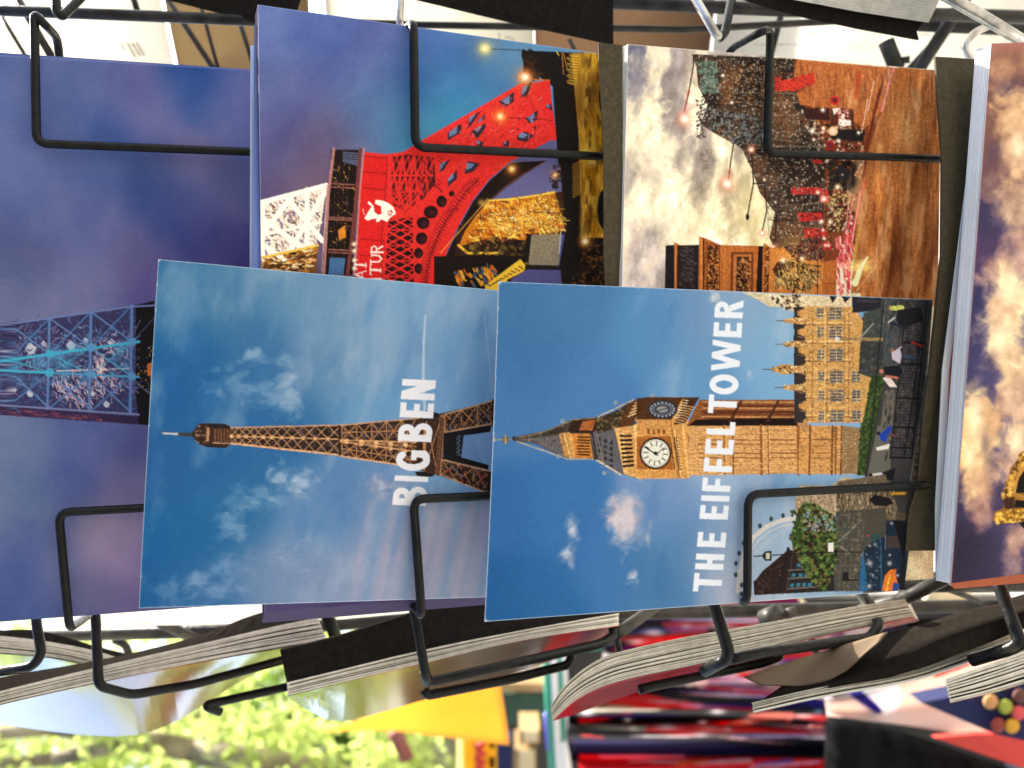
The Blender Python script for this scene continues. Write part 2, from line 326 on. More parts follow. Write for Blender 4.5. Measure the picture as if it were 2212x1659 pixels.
    s.P([(545,640),(575,620),(590,650),(560,680)], (214,40,40)); s.L([(540,640),(600,660)], 6, (244,232,214)); s.L([(568,610),(560,690)], 5, (244,232,214)); s.L([(365,620),(375,660)], 5, (240,220,200), .8)
    # lettering, serif capitals read from below: TUR / AT
    W = (236,214,204)
    def T(x, y, h, w): s.L([(x, y), (x + h, y + 5)], 15, W); s.L([(x, y - w / 2), (x, y + w / 2)], 7, W); s.L([(x, y - w / 2), (x + 14, y - w / 2 - 2)], 6, W); s.L([(x, y + w / 2), (x + 14, y + w / 2)], 6, W); s.L([(x + h, y - 12), (x + h, y + 22)], 5, W)
    T(420, 1070, 76, 74); s.L([(425,1012),(485,1010),(503,990),(485,966),(428,962)], 11, W); s.L([(423,1026),(423,996)], 5, W); s.L([(427,975),(427,950)], 5, W)
    s.L([(425,940),(512,940)], 14, W); s.L([(427,938),(430,905),(450,895),(465,905),(465,935)], 9, W); s.L([(465,925),(512,895)], 11, W)
    T(308, 1032, 78, 66); s.L([(310,1105),(388,1080)], 7, W); s.L([(310,1105),(388,1145)], 12, W); s.L([(360,1090),(360,1125)], 6, W); s.L([(420,1140),(500,1138)], 14, W)
    s.view(1088, 0)
    for p, r in (((1190,500),46),((1030,755),38),((1105,1095),34),((1385,1135),22),((1165,1360),22),((1205,1375),16),((1580,1565),34),((930,315),44)):
        s.G(p, r, (250,150,40) if p[0] != 930 else (226,226,120), .85); s.G(p, r * .5, (255,246,200), 1); s.G(p, r * 2.2, (240,140,50), .16)
    s.star((1190,500), 80, (236,120,50), w=6); s.star((1580,1565), 50, (230,180,70), w=4)
    s.L([(980,318),(1170,325)], 5, (40,40,50)); s.L([(1230,515),(1350,520)], 8, (200,110,40)); s.L([(1070,760),(1370,780)], 4, (60,24,30)); s.L([(1210,1370),(1430,1382)], 4, (90,40,20))
    s.texall(.15, .45, .45, 74)
    s.view(1088, 0)
    for k_ in range(16): a = random.Random(k_ + 20); s.G((a.uniform(900, 1400), a.uniform(1290, 1500)), a.uniform(14, 34), (255, 200, 80), .6)
    s.speck([(960,1300),(1380,1240),(1430,1400),(1440,1500),(1100,1540),(870,1400)], 260, [(60,26,20),(90,40,24),(255,236,150),(160,70,30)], 4, 93, .8, (50,5,80))
    gz = s.zone(1240, 112, 1310, 512); s.mix(gz, sst(fbm(s.X[gz] * .10, s.Y[gz] * .025, 95, 4), .5, .68) * .6 * np.clip((s.X[gz] - 1250) / 14, 0, 1), (236, 190, 84)); s.mix(gz, sst(-fbm(s.X[gz] * .12, s.Y[gz] * .03, 97, 4), -.42, -.28) * .6 * np.clip((s.X[gz] - 1250) / 14, 0, 1), (70, 42, 18))
    s.grain(9)
    return s

def art_arch_avenue():
    s = Sheet(1310, 80, 2050, 1310)
    K = [(1380,150,(100,104,130)),(1400,200,(170,150,140)),(1480,150,(190,176,168)),(1380,300,(200,186,160)),(1450,300,(150,136,140)),(1420,400,(220,206,176)),(1360,450,(226,214,190)),(1550,500,(210,196,160)),(1500,250,(206,190,170)),
         (1560,380,(150,140,130)),(1600,450,(190,170,120)),(1380,560,(226,210,196)),(1420,600,(204,186,180)),(1500,450,(236,220,176)),(1430,1000,(180,170,160)),(1600,900,(190,170,140))]
    s.rbf(K, 50)
    n = fbm(s.X * .024 + s.Y * .006, s.Y * .011 - s.X * .006, 77, 6)
    s.mix((slice(None), slice(None)), sst(n, .44, .64) * .8, (246,230,194)); s.mix((slice(None), slice(None)), sst(-n, -.44, -.26) * .6, (150,138,134)); s.mix((slice(None), slice(None)), sst(s.X, 1500, 1620) * sst(s.Y, 250, 420) * .35, (246,226,160))
    for k, (x, y, rx, ry, c, al) in enumerate(((1372,170,26,60,(90,92,118),.75),(1440,200,26,70,(130,118,116),.7),(1470,330,20,60,(128,112,110),.7),(1400,350,20,50,(150,132,128),.6),(1520,360,26,70,(120,106,100),.7),(1370,520,22,50,(150,130,124),.5),(1430,500,20,40,(150,136,126),.5),(1570,430,20,60,(120,104,84),.6),(1490,150,20,50,(150,130,110),.6))):
        s.view(0, 0, 1 / 1.4756); s.puff((x, y), rx * 1.4, ry * 1.4, c, al * .8, 400 + k, .035, .54)
    for k, (x, y, rx, ry) in enumerate(((1410,250,24,50),(1450,420,22,60),(1385,430,18,46),(1540,520,26,50),(1500,250,18,50),(1600,560,24,40),(1560,300,16,60))): s.puff((x, y), rx * 1.5, ry * 1.4, (252,236,196), 1, 430 + k, .05, .5)
    n2 = fbm(s.X * .09, s.Y * .05, 7, 4); s.a += ((n2 - .5) * 46)[..., None]
    s.view(2176, 0)
    # avenue trees
    tree = [(60,350),(700,380),(900,400),(1000,900),(1100,1100),(1050,1700),(640,1700),(560,1540),(600,1380),(500,1250),(450,1100),(380,960),(330,930),(180,850),(120,800),(160,680),(100,560),(90,440)]
    s.P(tree, (86,66,52))
    z = s.zone(1490, 110, 1860, 560); f = fbm(s.X[z] * .03, s.Y[z] * .02, 50, 4); lum = s.a[z].sum(-1); s.mix(z, sst(f, .45, .6) * .7 * (np.abs(lum - 204) < 12), (40, 30, 28)); s.mix(z, sst(-f, -.45, -.3) * .6 * (np.abs(lum - 204) < 12), (134, 84, 50))
    cols = [(150,150,140),(120,100,80),(60,44,36),(40,32,28),(176,166,150),(110,64,40),(90,96,84),(200,190,170)]
    s.speck(tree, 3800, cols, 5, 4, .75)
    for k in range(170):
        a = random.Random(k * 3 + 1); y = 400 + a.random() * 1050; x0_ = 110 if y < 850 else 330 + (y - 900) * .42; x = x0_ + a.random() * (690 - x0_); s.L([(x, y), (x + a.uniform(60, 190), y + a.uniform(-14, 14))], a.choice((3, 4, 6)), a.choice(((34, 24, 22), (150, 120, 96), (50, 36, 30), (110, 74, 50))), .55)
    s.speck([(90,400),(220,400),(230,600),(130,600)], 260, [(110,130,116),(60,80,70),(130,150,130)], 9, 5, .7)
    s.speck([(130,700),(560,760),(520,930),(330,930),(180,850)], 420, [(96,104,100),(50,44,40),(130,130,130)], 7, 6, .8)
    s.speck([(230,400),(560,420),(560,700),(240,640)], 380, [(150,100,56),(90,60,40),(190,150,100)], 5, 7, .7)
    for k in range(60):
        a = random.Random(k + 9); x = 90 + a.random() * 60; y = 620 + a.random() * 280; s.D((x, y), 7, (56,50,50), .8)
    # street side: warm buildings and light
    s.P([(720,390),(1380,440),(1300,700),(1210,1000),(1100,1700),(900,1700),(930,1000),(880,800),(740,620)], (130,66,34))
    s.P([(740,385),(1380,440),(1290,720),(1180,830),(960,700),(760,680),(740,600),(860,540),(720,500)], (186,104,52))
    s.speck([(760,400),(1350,450),(1250,800),(900,900)], 300, [(214,140,80),(150,80,40),(200,120,70),(120,60,36)], 10, 33, .4, (88,6,8))
    s.speck([(760,780),(1180,830),(1150,1500),(950,1500),(930,1000)], 800, [(50,34,30),(120,70,46),(190,150,120),(30,24,24),(150,50,40),(220,200,180)], 8, 8, .8)
    s.P([(620,530),(850,470),(860,540),(720,590),(600,590)], (214,56,40)); s.P([(600,500),(640,500),(640,580),(600,585)], (190,50,40))
    for (x0, y0, x1, y1) in ((700,1215,900,1260),(745,1378,900,1435),(780,1480,930,1540),(820,1570,960,1620),(890,1230,945,1310),(840,1035,900,1060)): s.P([(x0, y0), (x1, y0), (x1 + 8, y1), (x0 + 6, y1)], (206,44,40), .9)
    s.speck([(690,1200),(970,1200),(990,1640),(800,1640)], 520, [(60,36,34),(130,110,100),(110,40,36),(36,26,26),(170,150,130)], 5, 77, .75); s.speck([(600,470),(870,470),(860,600),(600,600)], 130, [(150,60,40),(190,90,60),(90,50,40)], 5, 78, .7)
    s.P([(780,700),(950,700),(955,780),(800,775)], (70,36,36)); s.P([(965,700),(1110,705),(1110,820),(955,815)], (96,50,34))
    s.P([(970,702),(1025,702),(980,745)], (220,210,190)); s.P([(1010,770),(1090,780),(1090,815),(1010,810)], (230,222,210)); s.speck([(1000,710),(1090,710),(1090,810),(1010,810)], 40, [(220,120,110),(240,230,220)], 9, 4)
    s.P([(960,835),(1180,840),(1170,920),(960,900)], (24,20,24)); s.speck([(940,1040),(1140,1060),(1120,1240),(950,1220)], 120, [(30,28,34),(70,56,44),(20,18,20)], 16, 24, .8)
    s.speck([(950,1260),(1060,1260),(1030,1500),(930,1480)], 80, [(170,140,80),(60,44,30),(200,190,120)], 9, 2, .8)
    for (x, y, c) in ((985,650,(200,50,40)),(975,850,(226,180,130)),(958,945,(160,40,36))): s.D((x, y), 30, c); s.D((x, y), 17, (240,200,170) if c[0] > 210 else (120,40,50))
    for (x, y, r) in ((908,712,14),(840,850,18),(912,832,10),(1010,912,14),(850,905,10),(875,1248,12),(915,1290,22),(900,1435,14),(955,1440,12),(910,1492,10),(918,1545,10),(925,1590,9),(945,1590,9),(600,1310,9),(318,665,10),(262,490,10),(530,1165,9),(1140,860,12)):
        s.G((x, y), r, (255,236,200)); s.D((x, y), r * .4, (255,250,235))
    for y in (600,660,745,945,1000): s.L([(330 if y < 700 else 560, y), (740 if y < 800 else 920, y + 6)], 4, (176,160,130), .6)
    # road
    road = [(1380,440),(1640,450),(1660,800),(1680,1200),(1680,1900),(1090,1900),(1110,1659),(1130,1400),(1210,960),(1290,720)]
    s.P(road, (176,106,54))
    z = s.zone(1840, 140, 2045, 660)
    f = fbm(s.X[z] * .075 + s.Y[z] * .01, s.Y[z] * .010, 3, 5); f2 = fbm(s.X[z] * .5, s.Y[z] * .03, 9, 2)
    X, Y = s.X[z], s.Y[z]
    left = 1940 - (Y - 150) * .225; left = np.where(Y > 310, 1895 - (Y - 310) * .11, left)
    mk = sst(X, left - 3, left + 3)
    base = np.stack([120 + 150 * f, 62 + 110 * f, 26 + 70 * f], -1) - 10 + (f2 - .5)[..., None] * 36
    wh = np.exp(-((X - 1965) / 38) ** 2 - ((Y - 260) / 90) ** 2)[..., None]; base = base * (1 - .4 * wh) + np.array([226,150,86]) * .4 * wh
    dk = np.exp(-((X - 1935) / 20) ** 2 - ((Y - 560) / 90) ** 2)[..., None] * .5; base = base * (1 - dk) + np.array([74,36,24]) * dk
    s.mix(z, mk, base)
    s.L([(1365,440),(1320,600),(1290,720)], 14, (232,130,130)); s.L([(1330,430),(1270,620),(1190,960)], 18, (110,40,30), .8); s.L([(1200,980),(1150,1230)], 16, (130,50,40), .7)
    s.L([(1180,1180),(1100,1500),(1080,1700)], 20, (206,60,60)); s.L([(1150,1240),(1100,1560)], 8, (240,150,150)); s.L([(1110,1260),(1060,1560),(1000,1700)], 8, (230,90,96)); s.L([(1080,1280),(1040,1659)], 4, (236,170,170)); s.L([(1200,640),(1180,760),(1160,860)], 5, (236,190,160)); s.L([(1145,470),(1120,640)], 24, (190,70,36), .8); s.L([(1240,520),(1200,720)], 4, (240,200,170))
    s.L([(1150,1480),(1110,1659)], 20, (200,160,60), .7)
    for (x, y) in ((1420,1305),(1350,1440),(1300,1530)): s.L([(x + 6, y - 30), (x - 6, y + 25)], 9, (214,150,76), .8)
    for k in range(60):
        a = random.Random(k + 500); y = 450 + a.random() * 1180; x = 1660 - a.random() * 420 + 0; x = max(x, 1330 - (y - 450) * .16 + 20); s.L([(x, y), (x - 8 + a.random() * 10, y + a.uniform(60, 260))], a.choice((3, 5, 8)), a.choice(((226, 150, 90), (90, 44, 26), (240, 180, 120), (120, 60, 30), (70, 34, 22))), .32, soft=1.4)
    s.G((1420,800), 90, (240,176,110), .35, ry=170)
    # lamps with starbursts
    for pts in ([(70,360),(70,420),(40,600),(10,720)], [(330,930),(310,1060),(295,1180)], [(440,960),(460,1180),(420,1400)], [(460,1190),(530,1190)], [(530,1195),(545,1370),(515,1500)], [(610,1390),(600,1540),(585,1600)]): s.L(pts, 9, (60,34,40))
    s.L([(40,580),(10,720)], 8, (200,70,60)); s.L([(305,1090),(295,1160)], 8, (190,70,60))
    for (x, y) in ((15,770),(290,1190),(585,1605),(515,1510),(445,970)): s.star((x, y), 95 if x < 400 else 45, (240,140,110), 12, w=7)
    s.star((1003,1212), 40, (255,200,120), w=4); s.star((915,1290), 44, (240,80,60), w=4); s.D((420,1405), 12, (40,30,30), ry=22)
    for k in range(50):
        a = random.Random(k); s.L([(500 + a.random() * 130, 1200 + a.random() * 350), (540 + a.random() * 110, 1220 + a.random() * 340)], 2, (60,50,46), .35)
    # the arch
    s.view(1950, 550, 2.011)
    s.P([(345,470),(360,465),(560,465),(560,760),(340,760)], (26,20,22))
    for k in range(26): s.P([(342 + (k % 3) * 6, 470 + k * 11), (360, 470 + k * 11), (360, 478 + k * 11), (350, 480 + k * 11)], (30,26,22))
    s.P([(400,445),(440,465),(560,465),(560,410),(600,420),(700,465),(940,470),(970,470),(975,450),(1020,480),(1110,480),(1150,600),(1440,560),(1440,790),(400,760)], (186,104,44))
    s.P([(420,468),(558,464),(556,760),(416,760)], (32,24,26)); s.speck([(430,480),(520,480),(520,740),(430,740)], 130, [(90,80,84),(60,50,54)], 5, 5, .8, (5,5,25))
    s.P([(600,440),(680,465),(680,760),(600,760)], (150,80,36)); s.speck([(610,460),(675,470),(675,755),(605,755)], 340, [(70,34,20),(214,140,66),(40,22,16)], 6, 6, .8, (40,3,60))
    s.L([(590,425),(590,760)], 10, (60,30,20)); s.L([(690,465),(690,760)], 6, (90,44,24)); s.L([(575,420),(575,760)], 6, (220,140,70)); s.L([(725,480),(720,760)], 5, (206,130,64)); s.L([(410,470),(406,760)], 7, (206,120,60))
    s.P([(765,510),(910,510),(905,765),(760,765)], (120,60,30)); s.P([(780,525),(895,525),(890,765),(775,765)], (186,110,52)); s.P([(800,540),(880,540),(876,765),(798,765)], (70,38,22)); s.speck([(800,540),(880,540),(876,750),(800,750)], 230, [(206,140,70),(150,84,40),(30,18,14)], 6, 7, .85, (50,3,60))
    s.P([(940,470),(970,470),(962,780),(925,780)], (40,22,20)); s.P([(985,480),(1010,480),(1005,770),(975,770)], (120,64,30)); s.speck([(985,490),(1010,490),(1000,760),(980,760)], 90, [(220,150,80),(70,36,20)], 5, 8)
    s.P([(1020,480),(1340,560),(1340,790),(1005,790)], (206,124,54)); s.G((1180,520), 90, (236,170,70), .7)
    s.P([(1030,620),(1060,575),(1110,560),(1090,680),(1050,670)], (90,44,30)); sc = [(1040,730),(1060,590),(1110,560),(1180,560),(1310,590),(1320,690),(1230,750),(1120,720)]
    s.speck(sc, 330, [(214,176,100),(120,96,56),(50,34,24),(176,140,80),(30,22,18)], 8, 9, .9, (60,5,60))
    s.speck([(1100,480),(1340,400),(1360,560),(1180,560)], 420, [(90,60,50),(60,40,36),(150,110,90),(120,50,40)], 7, 19, .8)
    s.G((1098,565), 18, (255,236,190)); s.G((1218,552), 14, (255,236,200)); s.L([(1320,560),(1320,780)], 6, (90,40,24)); s.L([(1350,560),(1345,790)], 5, (220,140,70)); s.L([(1365,710),(1450,712)], 4, (110,54,30))
    s.speck([(1440,420),(1530,300),(1540,500),(1520,740),(1440,780)], 190, [(236,80,90),(255,200,190),(180,40,50),(240,130,120)], 8, 10, .85, (80,5,14))
    s.G((1600,600), 70, (255,220,120), .95, ry=40); s.L([(1560,710),(1600,600),(1640,540)], 42, (255,236,170), .95, w2=10); s.L([(1545,790),(1700,590)], 6, (240,190,110), .7)
    z_ = s.zone(1490, 100, 2045, 1300); lm = s.a[z_].sum(-1); s.tex(z_, np.where(s.X[z_] > 1830, 1, np.clip((470 - lm) / 60, 0, 1)), .22, .4, .4, 73)
    gz = s.zone(1830, 130, 2045, 660); gl = sst(fbm(s.X[gz] * .05, s.Y[gz] * .014, 91, 4), .5, .72); s.mix(gz, gl * .5, (236, 180, 124)); s.mix(gz, sst(-fbm(s.X[gz] * .09, s.Y[gz] * .02, 94, 4), -.42, -.22) * .25, (84, 46, 32))
    s.G((1975,250), 34, (250,190,130), .4, ry=70)
    s.grain(10)
    return s

def art_big_postcard_tower():
    s = Sheet(280, 540, 1270, 1330)
    K = [(350,650,(44,110,166)),(500,640,(72,126,172)),(620,610,(100,146,186)),(700,650,(112,154,194)),(900,680,(124,168,212)),(1010,700,(120,172,220)),(420,800,(28,98,164)),(360,850,(24,92,160)),(550,750,(54,112,168)),(700,800,(104,146,188)),(620,900,(44,108,170)),(560,900,(40,104,168)),
     (350,1000,(36,96,160)),(320,1250,(22,92,160)),(500,1100,(40,108,168)),(700,1130,(104,144,196)),(900,860,(112,164,216)),(1010,850,(112,166,222)),(950,1010,(100,160,222)),(450,1270,(56,112,172)),(600,1260,(112,142,186)),(800,1250,(150,164,200)),(950,1150,(150,156,188)),(1020,1250,(156,166,196)),
     (850,750,(140,172,206)),(400,1150,(20,98,164)),(750,1060,(86,134,190)),(850,1100,(140,160,198)),(680,1250,(128,152,192)),(430,960,(30,98,164)),(1200,900,(110,160,215)),(1200,1200,(150,160,195)),(800,880,(110,160,206))]
    s.rbf(K, 52)
    n = fbm(s.X * .010 + 2, s.Y * .006 + s.X * .003, 5, 5); s.mix((slice(None), slice(None)), sst(n, .5, .75) * .38, (170,190,214))
    n = fbm(s.X * .02 + s.Y * .006, s.Y * .009 - s.X * .004, 15, 5); s.mix((slice(None), slice(None)), sst(n, .52, .8) * .3 * sst(s.X, 480, 760), (190,200,222))
    s.mix((slice(None), slice(None)), sst(-n, -.42, -.25) * .25, (60,120,186))
    s.view(0, 816)
    for (x, y, rx, ry, al, sd) in ((1660,640,80,60,.6,1),(1600,850,190,90,.42,2),(1780,930,140,70,.4,3),(1900,900,60,110,.55,4),(1430,740,70,40,.35,5),(1870,730,60,120,.4,6),(1800,1450,80,90,.8,7),(1950,1480,60,80,.8,8),(1700,1540,120,70,.45,9),(1560,1600,110,60,.3,10)):
        s.puff((x, y), rx * 1.7, ry * 1.6, (176,196,220), al * .8, sd, .035, .55, .05)
    s.view(0, 1632)
    for (x, y, rx, ry, al, sd) in ((1540,90,90,100,.45,21),(1500,350,120,90,.4,22),(1310,440,70,60,.45,23),(1900,330,90,110,.3,24),(1080,520,120,80,.3,25),(1400,500,140,60,.35,26)):
        s.puff((x, y), rx * 1.8, ry * 1.6, (156,176,212), al, sd, .035, .55, .05)
    s.view(1088, 1632)
    for k in range(13):
        x = 60 + 82 * k; s.L([(x + 130, -60), (x + 60, 300), (x + 10, 600)], 46, [(176,170,200),(104,150,200),(190,176,196)][k % 3], .34, soft=11)
    s.view(1088, 816)
    for k in range(7): s.L([(60 + 130 * k, 150), (40 + 125 * k, 800)], 50, [(150,180,210),(96,150,200)][k % 2], .22, soft=14)
    s.L([(542,390),(530,560),(525,800),(535,1000)], 12, (206,222,240), .75, soft=2.5, w2=20); s.L([(925,380),(970,880)], 6, (180,206,236), .6, soft=1.5)
    s.puff((300,1500), 160, 110, (196,186,206), .6, 41, .05, .6)
    # the iron tower
    s.view(0, 816)
    I = (58,40,32); H = (196,150,116)
    s.L([(1060,1146),(1165,1152)], 14, (200,204,214)); s.L([(1070,1140),(1160,1145)], 3, (90,70,60)); s.L([(1165,1153),(1250,1158)], 20, (66,60,60), w2=26); s.L([(1060,1128),(1060,1162)], 5, (60,54,60))
    s.P([(1240,1150),(1275,1105),(1290,1085),(1345,1082),(1460,1086),(1500,1108),(1502,1216),(1462,1242),(1345,1238),(1300,1222),(1262,1190)], (66,46,38))
    s.P([(1355,1088),(1460,1090),(1500,1112),(1420,1112),(1350,1105)], (34,28,34)); s.P([(1340,1110),(1360,1110),(1355,1200),(1335,1200)], (190,136,94)); s.P([(1380,1118),(1500,1118),(1500,1208),(1380,1208)], (120,80,56))
    for k in range(6): s.L([(1385 + k * 20, 1120), (1385 + k * 20, 1205)], 7, (54,38,30))
    s.L([(1330,1225),(1460,1240)], 8, (30,26,28)); s.L([(1380,1208),(1500,1215)], 6, H); s.L([(1270,1160),(1340,1160)], 10, (150,110,84)); s.speck([(1270,1100),(1340,1100),(1340,1220),(1270,1210)], 40, [(150,116,92),(40,32,34)], 5, 2)
    s.P([(1500,1112),(2240,1094),(2240,1292),(1500,1212)], I)
    xs = [1500]
    while xs[-1] < 2200: xs.append(xs[-1] + 46 + (xs[-1] - 1500) * .065)
    t_ = lambda x: 1112 - (x - 1500) * .0243; b_ = lambda x: 1212 + (x - 1500) * .108; m_ = lambda x: 1166 + (x - 1500) * .028
    s.speck([(1500,1120),(2230,1100),(2230,1285),(1500,1208)], 240, [(96,90,110),(120,110,130),(30,24,24),(130,84,52)], 6, 6, .65, (30,3,60))
    for i in range(len(xs) - 1):
        a, b = xs[i], xs[i + 1]
        s.L([(a, t_(a)), (b, m_(b))], 6, (172,130,94)); s.L([(a, m_(a)), (b, t_(b))], 6, (172,130,94)); s.L([(a, m_(a)), (b, b_(b))], 6, (172,130,94)); s.L([(a, b_(a)), (b, m_(b))], 6, (172,130,94))
        s.D((a, m_(a)), 12, (230,176,120)); s.D((a, b_(a)), 7, (230,176,120)); s.D((a, t_(a)), 6, (220,166,120))
    s.L([(1500,1112),(2240,1094)], 9, H); s.L([(1500,1213),(2240,1292)], 12, (220,166,120)); s.L([(1500,1166),(2240,1187)], 7, (214,160,110))
    s.view(1088, 816)
    s.P([(-20,1095),(500,1050),(640,1020),(970,938),(968,1100),(660,1160),(650,1300),(950,1390),(945,1540),(850,1500),(640,1425),(350,1345),(-20,1295)], I)
    s.speck([(0,1100),(500,1060),(500,1350),(0,1290)], 300, [(100,96,120),(130,120,140),(26,20,20),(130,80,48),(160,60,40)], 7, 16, .65, (30,3,60))
    f1 = [(0,1095),(500,1050)]; 
    for q, n in (([(0,1097),(480,1052),(480,1205),(0,1190)], 5), ([(0,1200),(480,1265),(470,1375),(0,1292)], 5), ([(120,1195),(480,1205),(480,1262),(120,1215)], 4)): s.lattice(q, n, 6, (184,130,84), sub=0, mid=True)
    s.L([(-10,1096),(500,1050)], 9, H); s.L([(-10,1192),(500,1205)], 9, (206,150,100)); s.L([(-10,1200),(500,1268)], 9, (214,158,110)); s.L([(-10,1294),(350,1348),(480,1385)], 11, (220,166,120))
    for k in range(5): s.D((30 + 95 * k, 1196 + 6 * k), 15, (232,180,124)); s.D((30 + 95 * k, 1205 + 14 * k), 12, (226,170,116))
    s.P([(500,1030),(545,998),(625,1020),(610,1070),(560,1080),(500,1060)], (30,22,22)); s.P([(470,1395),(600,1395),(590,1425),(490,1432)], (22,18,20))
    s.P([(490,1060),(530,1055),(515,1390),(470,1380)], (70,46,34)); s.P([(528,1085),(552,1085),(545,1310),(520,1310)], (200,138,78)); s.P([(552,1060),(650,1030),(620,1420),(530,1400)], (74,50,40))
    s.lattice([(545,1070),(640,1050),(615,1410),(530,1390)], 1, 5, (190,134,90)); s.P([(632,1030),(668,1024),(640,1415),(600,1412)], (150,104,74))
    for k in range(26):
        for j in range(2): s.D((640 - k * 1.2 + j * 13, 1050 + k * 14 + j * 7), 5.5, (56,38,32))
    s.P([(655,1150),(965,1095),(955,1140),(785,1162),(770,1302),(948,1352),(945,1392),(655,1306)], (24,20,26))
    for k in range(9): s.D((760 - (k % 2) * 8, 1165 + k * 15), 5, (110,130,160)); s.D((748 - (k % 2) * 8, 1170 + k * 15), 4, (110,130,160))
    s.P([(786,1164),(975,1136),(965,1350),(770,1300)], (112,150,206)); s.P([(840,1160),(975,1136),(965,1350),(900,1330)], (124,162,214))
    for q, n in (([(665,1025),(980,935),(975,1085),(665,1140)], 3), ([(645,1318),(960,1392),(945,1535),(635,1415)], 3)):
        s.lattice(q, n, 7, (176,124,84), sub=1); s.L([q[0], q[1]], 10, H); s.L([q[3], q[2]], 10, H)
    s.speck([(680,1040),(960,960),(960,1080),(680,1130)], 90, [(110,100,116),(24,20,22),(150,100,64)], 9, 4, .6); s.speck([(660,1330),(950,1400),(930,1520),(650,1420)], 90, [(110,100,116),(24,20,22),(170,60,50)], 9, 5, .6)
    s.P([(968,930),(1300,840),(1300,1120),(968,1100)], (58,40,32)); s.P([(940,1390),(1300,1500),(1300,1700),(940,1540)], (58,40,32))
    s.view(0, 816); s.G((1030,20), 24, (18,60,100), .7)
    s.texall(.30, .5, .5, 72)
    s.grain(8)
    return s

